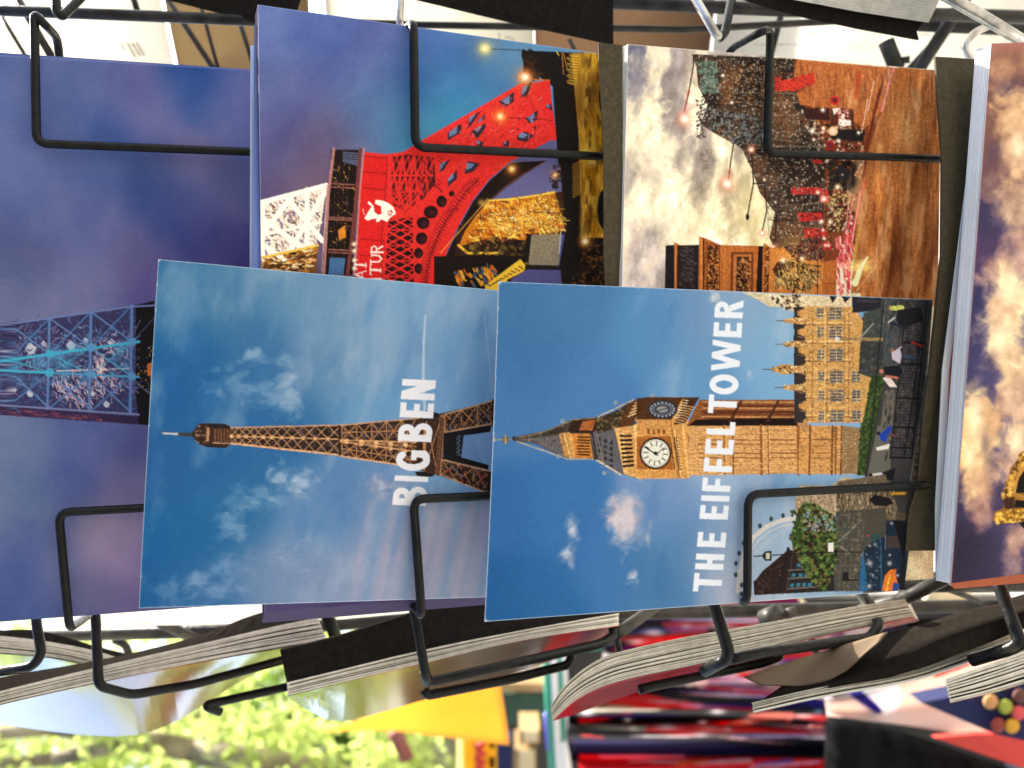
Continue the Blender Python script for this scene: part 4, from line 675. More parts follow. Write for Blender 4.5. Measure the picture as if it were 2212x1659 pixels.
def letters(s, items, bx, cap, cy, t, col):
    """capitals printed so that they read from below upwards; items = (letter, y start, y end)"""
    for ch, ya, yb in items:
        W = ya - yb; H = cap
        def M(a, h): y = ya - a; return (bx(y) - h, y + cy * h / cap)
        def bar(a0, h0, a1, h1): s.P([M(a0, h0), M(a1, h0), M(a1, h1), M(a0, h1)], col, raw=True)
        def seg(a0, h0, a1, h1, w=t):       # slanted bar cut level with base and cap line
            k = w * .56; s.P([M(a0 - k, h0), M(a0 + k, h0), M(a1 + k, h1), M(a1 - k, h1)], col, raw=True)
        def curve(pts, w=t): s.L([M(a, h) for a, h in pts], w, col, raw=True, soft=.8)
        def arc(ca, chh, ra, rh, d0, d1, n=12): return [(ca + ra * math.cos(math.radians(d0 + (d1 - d0) * i / n)), chh + rh * math.sin(math.radians(d0 + (d1 - d0) * i / n))) for i in range(n + 1)]
        u = t / 2
        if ch in 'BIELFRHTK' and ch not in 'TI': bar(0, 0, t, H)
        if ch == 'I': bar(0, 0, W, H)
        if ch in 'EFBR' : pass
        if ch == 'E': bar(t, 0, W, t * .86); bar(t, H * .5 - t * .4, W * .93, H * .5 + t * .44); bar(t, H - t * .86, W, H)
        if ch == 'F': bar(t, H * .46 - t * .4, W * .93, H * .46 + t * .44); bar(t, H - t * .86, W, H)
        if ch == 'L': bar(t, 0, W, t * .86)
        if ch == 'T': bar(0, H - t * .86, W, H); bar(W / 2 - u, 0, W / 2 + u, H - t * .8)
        if ch == 'H': bar(W - t, 0, W, H); bar(t, H * .5 - t * .44, W - t, H * .5 + t * .44)
        if ch == 'N':
            bar(0, 0, t * .95, H); bar(W - t * .95, 0, W, H); s.P([M(0, H), M(t * 1.15, H), M(W, 0), M(W - t * 1.15, 0)], col, raw=True)
        if ch == 'W':
            q = W / 4
            for a0, h0, a1, h1 in ((q, 0, u, H), (q, 0, 2 * q, H), (3 * q, 0, 2 * q, H), (3 * q, 0, W - u, H)): seg(a0, h0, a1, h1, t * .82)
        if ch == 'O': curve(arc(W / 2, H / 2, W / 2 - u, H / 2 - u * .9, 0, 360, 40))
        if ch == 'G':
            curve(arc(W * .54, H / 2, W * .54 - u, H / 2 - u * .9, 52, 300, 30), t * .95); bar(W - t, u, W, H * .5); bar(W * .52, H * .5 - t * .5, W, H * .5 + t * .3); curve([(W * .72, u * .85), (W - u, u * 1.3)], t * .8)
        if ch in 'BR':
            r = H * .25
            curve([(u, H - u * .86), (W * .5, H - u * .86)] + arc(W * .5, H * .745, W * .42 - u, r - u * .86 + .2, 90, -90) + [(u, H * .5)], t * .86)
            if ch == 'B': curve([(u, H * .5), (W * .52, H * .5)] + arc(W * .52, H * .265, W * .48 - u, r - u * .6, 90, -90) + [(u, u * .86)], t * .86)
            else: seg(W * .52, H * .48, W - t * .56, 0)
def add_titles(front, clock):
    W = (232, 232, 238)
    z = lambda v: 553 + v / 3
    bx = lambda y: 918 + (1093 - y) * (939.5 - 918) / 270
    letters(front, [('B', z(1618), z(1492)), ('I', z(1462), z(1428)), ('G', z(1395), z(1262)), ('B', z(1205), z(1083)), ('E', z(1052), z(956)), ('N', z(936), z(806))], bx, 72, -3, 15, W)
    W = (226, 232, 240)
    bx = lambda y: 1557 + (1278 - y) * 49 / 630
    letters(clock, [('T', 1279, 1239), ('H', 1231, 1197), ('E', 1182, 1150), ('E', 1122, 1092), ('I', 1083, 1071), ('F', 1062, 1033), ('F', 1020, 990), ('E', 982, 950), ('L', 940, 912), ('T', 894, 854), ('O', 853, 810), ('W', 803, 735), ('E', 729, 698), ('R', 688, 649)], bx, 61, -2, 13, W)

def art_cloth():
    s = Sheet(1150, 1260, 2260, 1720)
    s.a[:] = (26, 24, 28)
    Rd, Bl, Wh, Pk = (206, 30, 38), (40, 40, 130), (226, 214, 226), (226, 150, 150)
    s.view(1088, 1632)
    s.P([(1850,600),(2300,560),(2300,660),(1850,700)], (90,80,70))
    s.P([(1560,1210),(1800,1170),(2300,1240),(2300,1250),(1560,1230)], Rd); s.P([(1560,1170),(1900,1160),(2260,1245),(1600,1235)], Rd)
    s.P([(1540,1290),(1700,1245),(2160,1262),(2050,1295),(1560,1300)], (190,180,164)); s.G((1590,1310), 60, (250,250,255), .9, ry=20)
    s.P([(1530,1330),(1900,1300),(1700,1350),(1540,1370)], (190,24,34)); s.L([(1550,1385),(1990,1412)], 20, (150,148,130), w2=30); s.G((1895,1405), 30, (250,250,230), .9, ry=12)  # pale band with a painted glint
    s.P([(2000,1395),(2300,1420),(2300,1460),(1950,1425)], Rd)
    s.P([(1480,1480),(2300,1490),(2300,1590),(1500,1570)], (34,32,70)); s.P([(1540,1575),(2300,1610),(2300,1800),(1540,1800)], (214,22,34))
    s.L([(1640,1590),(2212,1605)], 22, Pk); s.L([(1880,1630),(2300,1640)], 24, (232,160,164)); s.L([(1560,1450),(1700,1470)], 14, (206,60,60))
    s.P([(1750,880),(1900,850),(2212,800),(2212,840),(1800,920)], (190,24,40)); s.P([(1780,960),(1900,980),(1600,1060)], (60,40,30))
    s.view(1750, 1850, 2.328)
    s.P([(560,190),(1500,100),(1860,100),(1870,190),(560,215)], (110,90,100)); s.P([(820,170),(1860,110),(1850,150),(820,205)], Rd); s.P([(1500,165),(1860,150),(1850,185),(1400,190)], Bl); s.L([(1860,110),(1890,180)], 34, (255,250,225)); s.P([(1900,110),(2400,90),(2400,200),(1920,190)], (140,124,104))
    s.P([(920,270),(1650,262),(1640,315),(900,300)], (226,220,240)); s.P([(1500,262),(2400,262),(2400,300),(1650,290)], Bl); s.P([(900,305),(1600,318),(1500,345),(840,325)], (200,50,50))
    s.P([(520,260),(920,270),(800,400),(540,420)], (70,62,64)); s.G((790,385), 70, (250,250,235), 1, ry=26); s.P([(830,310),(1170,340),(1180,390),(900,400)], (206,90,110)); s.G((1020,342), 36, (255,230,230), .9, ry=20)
    s.P([(560,490),(1100,400),(1150,420),(700,500),(540,530)], (196,24,30)); s.P([(500,540),(700,500),(600,600),(480,640)], (190,30,40))
    s.P([(1600,470),(1900,430),(2400,380),(2400,420),(1800,560),(1400,600)], (206,60,80)); s.P([(1900,420),(2400,350),(2400,400),(2000,470)], (226,190,196)); s.G((1975,425), 20, (250,60,50), .9); s.G((2020,410), 24, (60,60,200), .8); s.P([(1740,560),(2240,480),(2200,560),(1720,610)], (220,40,50))
    s.P([(1200,700),(1640,610),(1720,620),(1400,720)], (230,190,190)); s.P([(1700,600),(1900,570),(1700,640)], (50,50,150))
    s.L([(1100,720),(1400,780),(2060,930)], 46, Bl); s.L([(1160,690),(1500,740),(2100,880)], 34, (232,214,226)); s.L([(1420,700),(1700,770),(2100,830)], 26, (214,70,60)); s.P([(960,690),(1200,650),(1100,700)], (60,60,170))
    s.P([(1080,780),(1400,790),(1300,830),(1130,800)], (226,40,50)); s.L([(1370,810),(1620,860)], 26, (230,150,160)); s.L([(1030,780),(1170,750)], 22, (200,196,180))
    s.P([(330,890),(460,850),(820,900),(1640,940),(1600,970),(900,940),(340,920)], (206,26,36)); s.L([(1000,930),(1640,960)], 16, (226,40,50))
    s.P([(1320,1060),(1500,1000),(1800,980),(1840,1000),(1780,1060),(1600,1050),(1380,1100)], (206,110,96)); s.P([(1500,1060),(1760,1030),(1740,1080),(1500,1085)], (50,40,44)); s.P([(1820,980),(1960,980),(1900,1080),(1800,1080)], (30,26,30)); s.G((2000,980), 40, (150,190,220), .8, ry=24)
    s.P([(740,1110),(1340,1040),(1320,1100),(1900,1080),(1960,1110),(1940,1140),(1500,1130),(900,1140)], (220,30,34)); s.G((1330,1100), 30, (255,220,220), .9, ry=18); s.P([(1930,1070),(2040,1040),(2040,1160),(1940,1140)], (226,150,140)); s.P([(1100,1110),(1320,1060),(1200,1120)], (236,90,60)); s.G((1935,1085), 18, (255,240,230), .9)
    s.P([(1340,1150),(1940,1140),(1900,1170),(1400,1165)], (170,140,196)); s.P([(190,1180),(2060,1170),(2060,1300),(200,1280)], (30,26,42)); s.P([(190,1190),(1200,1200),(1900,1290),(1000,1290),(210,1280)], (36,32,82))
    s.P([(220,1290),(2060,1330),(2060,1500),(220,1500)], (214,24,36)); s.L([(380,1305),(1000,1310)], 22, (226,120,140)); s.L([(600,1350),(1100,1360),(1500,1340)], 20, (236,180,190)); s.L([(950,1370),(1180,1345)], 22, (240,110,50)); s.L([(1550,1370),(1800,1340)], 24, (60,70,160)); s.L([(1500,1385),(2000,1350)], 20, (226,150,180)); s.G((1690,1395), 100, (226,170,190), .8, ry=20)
    rr = random.Random(12); s.view(0, 0, 1 / 1.4756)
    for k in range(62):
        x = rr.uniform(1230, 1720); y = rr.uniform(1325, 1596); l = rr.uniform(110, 420); w = rr.uniform(1.5, 8); sl = rr.uniform(-.05, .12)
        c = rr.choice(((232, 30, 38), (232, 30, 38), (240, 60, 60), (250, 236, 240), (250, 236, 240), (246, 180, 180), (44, 44, 150), (20, 18, 22)))
        s.P([(x, y), (x + l * .5, y + l * .5 * sl - w), (x + l, y + l * sl), (x + l * .5, y + l * .5 * sl + w)], c, .75)
    for k in range(26): s.G((rr.uniform(1250, 1760), rr.uniform(1330, 1596)), rr.uniform(8, 30), (255, 246, 246), .9, ry=rr.uniform(2, 6))  # white glare painted into the scarf colours
    # pale cloth with blue stripe; the white glare on it is painted in
    s.view(2176, 1632)
    s.P([(920,1220),(1440,1095),(1900,930),(2260,900),(2260,1100),(1600,1230),(2080,1420),(2260,1440),(1600,1470),(940,1330)], (240,220,210)); s.P([(1060,1170),(1150,1150),(1310,1290),(1260,1310)], (44,40,140)); s.P([(1160,1160),(1400,1120),(1420,1200),(1380,1290),(1310,1320),(1260,1240)], (250,248,250)); s.P([(1560,1240),(1620,1220),(2260,1420),(2260,1440)], (170,140,130)); s.P([(1600,1040),(1850,970),(1860,990),(1640,1070)], (200,60,60))
    return s

def cut_edges(s, pts, col, w=2.2, al=.75):
    """the pale cut edge of the card stock"""
    s.L(pts, w, col, al, raw=True)

def punch(s, k):
    """print contrast of the warm, built parts of a picture"""
    m = np.clip((s.a[..., 0] * .98 - s.a[..., 2]) / 18, 0, 1)[..., None]
    lum = s.a.mean(-1, keepdims=True); s.a += (lum - 112) * k * 1.3 * m
import bpy
from mathutils import Vector, Matrix
R = math.radians
scene = bpy.context.scene
COL = bpy.data.collections.new('rack_scene'); scene.collection.children.link(COL)
F = 1912.0; CX, CY = 1106.0, 829.5; H = 1.45
def V(x, y, d): return Vector((-(y - CY) / F * d, d, H - (x - CX) / F * d))      # a point seen at sheet position (x, y) at distance d
def Vn(x, y, d):
    return np.stack([-(y - CY) / F * d, d + 0 * x, H - (x - CX) / F * d], -1)
def proj(p): return np.stack([CX + (H - p[..., 2]) / p[..., 1] * F, CY - p[..., 0] / p[..., 1] * F], -1)
# ---------------------------------------------------------------- materials
def mat(name, col=(.5, .5, .5), rough=.5, spec=.5, metal=0, noise=None, attr=None, trans=0, bump=0, bscale=200, coat=0, nscale=40):
    m = bpy.data.materials.new(name); m.use_nodes = True; nt = m.node_tree; b = nt.nodes['Principled BSDF']
    b.inputs['Base Color'].default_value = (*col, 1); b.inputs['Roughness'].default_value = rough
    b.inputs['Specular IOR Level'].default_value = spec; b.inputs['Metallic'].default_value = metal; b.inputs['Coat Weight'].default_value = coat; b.inputs['Coat Roughness'].default_value = .08
    src = None
    if attr:
        a = nt.nodes.new('ShaderNodeAttribute'); a.attribute_name = attr; src = a.outputs['Color']; nt.links.new(src, b.inputs['Base Color'])
    elif noise:
        tc = nt.nodes.new('ShaderNodeTexCoord'); n = nt.nodes.new('ShaderNodeTexNoise'); n.inputs['Scale'].default_value = nscale; n.inputs['Detail'].default_value = 6
        r = nt.nodes.new('ShaderNodeValToRGB'); r.color_ramp.elements[0].position = .35; r.color_ramp.elements[1].position = .65
        r.color_ramp.elements[0].color = (*col, 1); r.color_ramp.elements[1].color = (*noise, 1)
        nt.links.new(tc.outputs['Object'], n.inputs['Vector']); nt.links.new(n.outputs['Fac'], r.inputs['Fac']); nt.links.new(r.outputs['Color'], b.inputs['Base Color']); src = r.outputs['Color']
    if bump:
        tc2 = nt.nodes.new('ShaderNodeTexCoord'); n2 = nt.nodes.new('ShaderNodeTexNoise'); n2.inputs['Scale'].default_value = bscale; n2.inputs['Detail'].default_value = 4
        bp = nt.nodes.new('ShaderNodeBump'); bp.inputs['Strength'].default_value = bump; bp.inputs['Distance'].default_value = .001
        nt.links.new(tc2.outputs['Object'], n2.inputs['Vector']); nt.links.new(n2.outputs['Fac'], bp.inputs['Height']); nt.links.new(bp.outputs['Normal'], b.inputs['Normal'])
    if trans:
        out = nt.nodes['Material Output']; t = nt.nodes.new('ShaderNodeBsdfTranslucent'); mx = nt.nodes.new('ShaderNodeMixShader'); mx.inputs[0].default_value = trans
        if src: nt.links.new(src, t.inputs['Color'])
        else: t.inputs['Color'].default_value = (*col, 1)
        nt.links.new(b.outputs[0], mx.inputs[1]); nt.links.new(t.outputs[0], mx.inputs[2]); nt.links.new(mx.outputs[0], out.inputs['Surface'])
    return m
M = dict(
    print=mat('printed_card', rough=.5, spec=.05, attr='ink', bump=.04, bscale=900),
    gloss=mat('glossy_cover', rough=.13, spec=.6, attr='ink', coat=.5, bump=.05, bscale=60),
    paper=mat('paper_white', (.80, .80, .78), .8, .2, noise=(.74, .74, .70), nscale=60),
    pages=mat('page_edges', (.60, .58, .51), .85, .1, noise=(.48, .46, .39), nscale=300, bump=.2, bscale=900),
    backpaper=mat('calendar_back_paper', (.78, .77, .72), .7, .25, trans=.62, attr='ink'),
    board=mat('dark_backing_board', (.012, .010, .009), .8, 0, noise=(.017, .015, .012), nscale=500, bump=.15, bscale=1200),
    olive=mat('grey_backing_board', (.05, .041, .024), .7, .1, noise=(.072, .06, .036), nscale=700, bump=.2, bscale=1200),
    brown=mat('brown_board', (.13, .09, .055), .7, .25, noise=(.17, .12, .075), nscale=30, trans=.12),
    wire=mat('black_plastic_coated_wire', (.005, .006, .006), .33, .16, noise=(.010, .011, .010), nscale=260, bump=.4, bscale=420),
    frame=mat('worn_dark_steel_rod', (.012, .012, .010), .42, .15, noise=(.034, .032, .027), nscale=120, bump=.4, bscale=300),
    highlight=mat('sun_highlight_steel', (.55, .53, .48), .3, .5, metal=.9, noise=(.25, .24, .22), nscale=150, bump=.3, bscale=300),  # pale steel colour stands in for sun highlights on a few upper wires
    cloth=mat('cloth_print_and_glare', rough=.6, spec=.2, attr='ink', trans=.5),  # cloth colours hold the print and painted glare
    orange=mat('orange_cloth', (.93, .56, .10), .6, .3, noise=(.95, .64, .16), nscale=8, trans=.6),
    leaf=mat('plane_leaf', (.42, .52, .14), .5, .4, noise=(.58, .66, .24), nscale=3, trans=.7),
    leaf2=mat('dark_leaf', (.10, .19, .03), .5, .4, noise=(.16, .26, .04), nscale=3, trans=.45),
    bark=mat('mottled_bark', (.16, .13, .08), .8, .2, noise=(.34, .30, .20), nscale=9, bump=.6, bscale=30),
    cover=mat('book_cover_red', (.42, .085, .02), .4, .4),
    stone=mat('paving', (.26, .25, .23), .85, .3, noise=(.34, .33, .30), nscale=4, bump=.4, bscale=40),
    wall=mat('shop_wall', (.10, .09, .07), .8, .2, noise=(.16, .14, .10), nscale=3),
    shade=mat('stall_interior', (.03, .03, .028), .7, .2, noise=(.06, .055, .045), nscale=5),
    white=mat('white_enamel', (.8, .8, .78), .25, .5), green=mat('green_enamel', (.03, .30, .20), .3, .5), blue=mat('blue_enamel', (.1, .12, .5), .3, .5),
    yellow=mat('yellow_panel', (.85, .52, .02), .5, .4, trans=.3), red=mat('red_paint', (.6, .04, .03), .5, .4), violet=mat('violet_card_edges', (.10, .085, .19), .7, .2), navy=mat('navy_cloth', (.015, .02, .07), .7, .2), cream=mat('cream_card', (.62, .53, .32), .6, .3), tan=mat('tan_wood', (.40, .27, .12), .5, .4, noise=(.3, .2, .09), nscale=20),
    darkgreen=mat('dark_green_cloth', (.03, .07, .05), .7, .2, noise=(.05, .1, .07), nscale=10), black=mat('black_bag_cloth', (.005, .005, .005), .9, 0, noise=(.012, .012, .012), nscale=60, bump=.3, bscale=80),
)
# ---------------------------------------------------------------- object helpers
def link(o, parent=None):
    COL.objects.link(o)
    if parent:
        o.parent = parent
        if parent.type == 'EMPTY': o.matrix_parent_inverse = Matrix.Translation(parent.location).inverted()
    return o
def tag(o, label, cat, group=None, kind=None):
    if label: o['label'] = label
    if cat: o['category'] = cat
    if group: o['group'] = group
    if kind: o['kind'] = kind
    return o
def thing(name, label, cat, group=None, loc=(0, 0, 0)):
    o = bpy.data.objects.new(name, None); o.empty_display_size = .02; link(o); o.location = loc
    return tag(o, label, cat, group)
def mesh(name, verts, faces, m, parent=None, smooth=False, colors=None, mats=None, fmat=None):
    me = bpy.data.meshes.new(name)
    me.from_pydata([tuple(v) for v in verts], [], faces)
    for mm in (mats or [m]): me.materials.append(mm)
    if fmat is not None: me.polygons.foreach_set('material_index', np.array(fmat, np.int32))
    if colors is not None:
        a = me.color_attributes.new('ink', 'FLOAT_COLOR', 'POINT'); c = np.ones((len(verts), 4), np.float32); c[:, :3] = colors; a.data.foreach_set('color', c.ravel())
    if smooth: me.polygons.foreach_set('use_smooth', [True] * len(me.polygons))
    me.update()
    o = bpy.data.objects.new(name, me); link(o, parent)
    return o
def lin(c):
    c = np.clip(np.asarray(c, np.float32) / 255, 0, 1)
    return np.where(c <= .04045, c / 12.92, ((c + .055) / 1.055) ** 2.4)
INK = .92
def sample(sheet, q):
    x = np.clip(q[..., 0] - sheet.x0 - .5, 0, sheet.w - 1.01); y = np.clip(q[..., 1] - sheet.y0 - .5, 0, sheet.h - 1.01)
    ix = x.astype(int); iy = y.astype(int); fx = (x - ix)[..., None]; fy = (y - iy)[..., None]; a = lin(sheet.a)
    if not hasattr(sheet, 'lin'): sheet.lin = a
    a = sheet.lin
    return ((a[iy, ix] * (1 - fx) + a[iy, ix + 1] * fx) * (1 - fy) + (a[iy + 1, ix] * (1 - fx) + a[iy + 1, ix + 1] * fx) * fy) * INK + .004
def axis(p, q, lo, hi, step):
    # sample parameters 0..1 between sheet positions p and q, dense between lo and hi
    n = int(abs(q - p) / 1) + 1; ts = [0.0]; t = 0.0
    while t < 1:
        x = p + (q - p) * t; st = step if lo - 8 <= x <= hi + 8 else 24
        t += st / abs(q - p); ts.append(min(t, 1.0))
    return np.array(ts)
def grid_mesh(name, pos, col, m, edge_m, thick, parent, full=False):
    """pos: (nv, nu, 3) front surface; closed slab with paper edges and back"""
    nv, nu = pos.shape[:2]
    n = np.cross(pos[-1, -1] - pos[0, 0], pos[-1, 0] - pos[0, -1]); n = n / np.linalg.norm(n)
    if n[1] < 0: n = -n
    idx = np.arange(nv * nu).reshape(nv, nu)
    f = np.stack([idx[:-1, :-1], idx[1:, :-1], idx[1:, 1:], idx[:-1, 1:]], -1).reshape(-1, 4)
    ring = np.concatenate([idx[0, :], idx[1:, -1], idx[-1, -2::-1], idx[-2:0:-1, 0]])
    k = nv * nu; rn = len(ring); fp = pos.reshape(-1, 3)
    e0 = fp[ring]; e1 = fp[ring] + n * thick
    a = np.arange(rn); b = (a + 1) % rn
    if full:      # wavy sheets get a back that follows the front
        verts = np.concatenate([fp, fp + n * thick]); side = np.stack([ring[a], ring[b], ring[b] + k, ring[a] + k], -1); back = np.zeros((0, 3), int)
        f = np.concatenate([f, f[:, ::-1] + k])
    else:
        verts = np.concatenate([fp, e0, e1, (fp.mean(0) + n * thick)[None]])
        side = np.stack([k + a, k + b, k + rn + b, k + rn + a], -1)
        back = [(k + rn + i, k + rn + (i + 1) % rn, k + 2 * rn) for i in range(rn)]
    me = bpy.data.meshes.new(name)
    nf = len(f) + len(side) + len(back)
    loops = np.concatenate([f.ravel(), side.ravel(), np.array(back, int).ravel()]).astype(np.int32)
    tot = np.concatenate([np.full(len(f) + len(side), 4), np.full(len(back), 3)]).astype(np.int32); st = np.concatenate([[0], np.cumsum(tot)[:-1]]).astype(np.int32)
    me.vertices.add(len(verts)); me.vertices.foreach_set('co', verts.astype(np.float32).ravel())
    me.loops.add(len(loops)); me.loops.foreach_set('vertex_index', loops)
    me.polygons.add(nf); me.polygons.foreach_set('loop_start', st); me.polygons.foreach_set('loop_total', tot)
    me.materials.append(m); me.materials.append(edge_m)
    mi = np.zeros(nf, np.int32); mi[len(f):] = 1; me.polygons.foreach_set('material_index', mi)
    me.update(calc_edges=True); me.validate()
    at = me.color_attributes.new('ink', 'FLOAT_COLOR', 'POINT'); c = np.full((len(verts), 4), .75, np.float32); c[:k, :3] = col.reshape(-1, 3)
    if full: c[k:, :3] = col.reshape(-1, 3)
    c[:, 3] = 1; at.data.foreach_set('color', c.ravel())
    o = bpy.data.objects.new(name, me); link(o, parent)
    return o
class Card:
    """flat card through sheet corners TL, TR, BR, BL = (x, y, distance); the fourth distance follows from the plane"""
    def __init__(s, tl, tr, bl, br, bulge=0, curl=0, step=1.6):
        s.c = [V(*tl), V(*tr), None, V(*bl)]
        s.n = (s.c[1] - s.c[0]).cross(s.c[3] - s.c[0]).normalized()
        if s.n.y < 0: s.n = -s.n
        s.px = [tl[:2], tr[:2], br, bl[:2]]; s.c[2] = s.at(*br); s.step = step; s.bulge = bulge; s.curl = curl
    def dep(s, x, y):
        r = V(x, y, 1.0) - V(CX, CY, 0.0); o = Vector((0, 0, H)); return s.n.dot(s.c[0] - o) / s.n.dot(r)
    def at(s, x, y, off=0.0): p = V(x, y, s.dep(x, y)); return p - s.n * off
    def build(s, name, sheet, m, parent=None, thick=.0004, edge=None, xr=(-8, 2220), yr=(-8, 1667)):
        (x0, y0), (x1, y1), (x2, y2), (x3, y3) = s.px
        us = axis(min(x0, x3), max(x1, x2), xr[0], xr[1], s.step); vs = axis((y0 + y1) / 2, (y2 + y3) / 2, yr[0], yr[1], s.step)
        U, W = np.meshgrid(us, vs)
        c = [np.array(v) for v in s.c]; U_, W_ = U[..., None], W[..., None]
        # projective interpolation keeps the print square on the card
        pos = c[0] * (1 - U_) * (1 - W_) + c[1] * U_ * (1 - W_) + c[2] * U_ * W_ + c[3] * (1 - U_) * W_
        q = proj(pos); col = sample(sheet, q)
        nn = np.array(s.n)
        off = s.bulge * (4 * W * (1 - W)) + s.curl * np.maximum(0, (U - .6) / .4) ** 2
        pos = pos - nn * off[..., None]
        return grid_mesh(name, pos, col, m, edge or M['paper'], thick, parent)
def slab(name, pts, m, thick=.0008, parent=None, sheet=None, tdir=None):
    """polygonal board: outline given as points, with real thickness away from the viewer"""
    n = len(pts); t = tdir if tdir is not None else Vector((0, thick, 0))
    vs = [p for p in pts] + [p + t for p in pts]
    fs = [tuple(range(n)), tuple(range(2 * n - 1, n - 1, -1))] + [(i, (i + 1) % n, n + (i + 1) % n, n + i) for i in range(n)]
    return mesh(name, vs, fs, m, parent)
def tube(name, pts, r, m, parent=None, fillet=.004, seg=10, caps=True, join=None):
    P = []
    for i, p in enumerate(pts):
        if 0 < i < len(pts) - 1:
            a, b = pts[i - 1] - p, pts[i + 1] - p; fl = min(fillet, a.length * .45, b.length * .45); a = p + a.normalized() * fl; b = p + b.normalized() * fl
            for k in range(7):
                t = k / 6; P.append(a * (1 - t) ** 2 + p * 2 * t * (1 - t) + b * t * t)
        else: P.append(p.copy())
    vs, fs = [], []; up = None
    for i, p in enumerate(P):
        d = (P[min(i + 1, len(P) - 1)] - P[max(i - 1, 0)]).normalized()
        if up is None: up = d.orthogonal().normalized()
        up = (up - d * up.dot(d)).normalized(); sd = d.cross(up)
        for k in range(seg): a = 2 * math.pi * k / seg; vs.append(p + up * (r * math.cos(a)) + sd * (r * math.sin(a)))
    for i in range(len(P) - 1):
        for k in range(seg): fs.append((i * seg + k, i * seg + (k + 1) % seg, (i + 1) * seg + (k + 1) % seg, (i + 1) * seg + k))
    if caps:
        fs.append(tuple(range(seg - 1, -1, -1))); fs.append(tuple((len(P) - 1) * seg + k for k in range(seg)))
    if join is not None: o = len(join[0]); join[0].extend(vs); join[1].extend([tuple(i + o for i in f) for f in fs]); return None
    ob = mesh(name, vs, fs, m, parent, smooth=True)
    return ob
def resample(pl, n):
    d = [0]
    for i in range(1, len(pl)): d.append(d[-1] + math.dist(pl[i][:2], pl[i - 1][:2]))
    out = []
    for k in range(n):
        t = d[-1] * k / (n - 1); i = 1
        while i < len(pl) - 1 and d[i] < t: i += 1
        f = (t - d[i - 1]) / max(1e-9, d[i] - d[i - 1]); out.append(tuple(pl[i - 1][j] * (1 - f) + pl[i][j] * f for j in range(len(pl[0]))))
    return out
def smooth_pl(pl, it=2):
    for _ in range(it):
        q = [pl[0]]
        for a, b in zip(pl, pl[1:]): q += [tuple(a[j] * .75 + b[j] * .25 for j in range(len(a))), tuple(a[j] * .25 + b[j] * .75 for j in range(len(a)))]
        pl = q + [pl[-1]]
    return pl
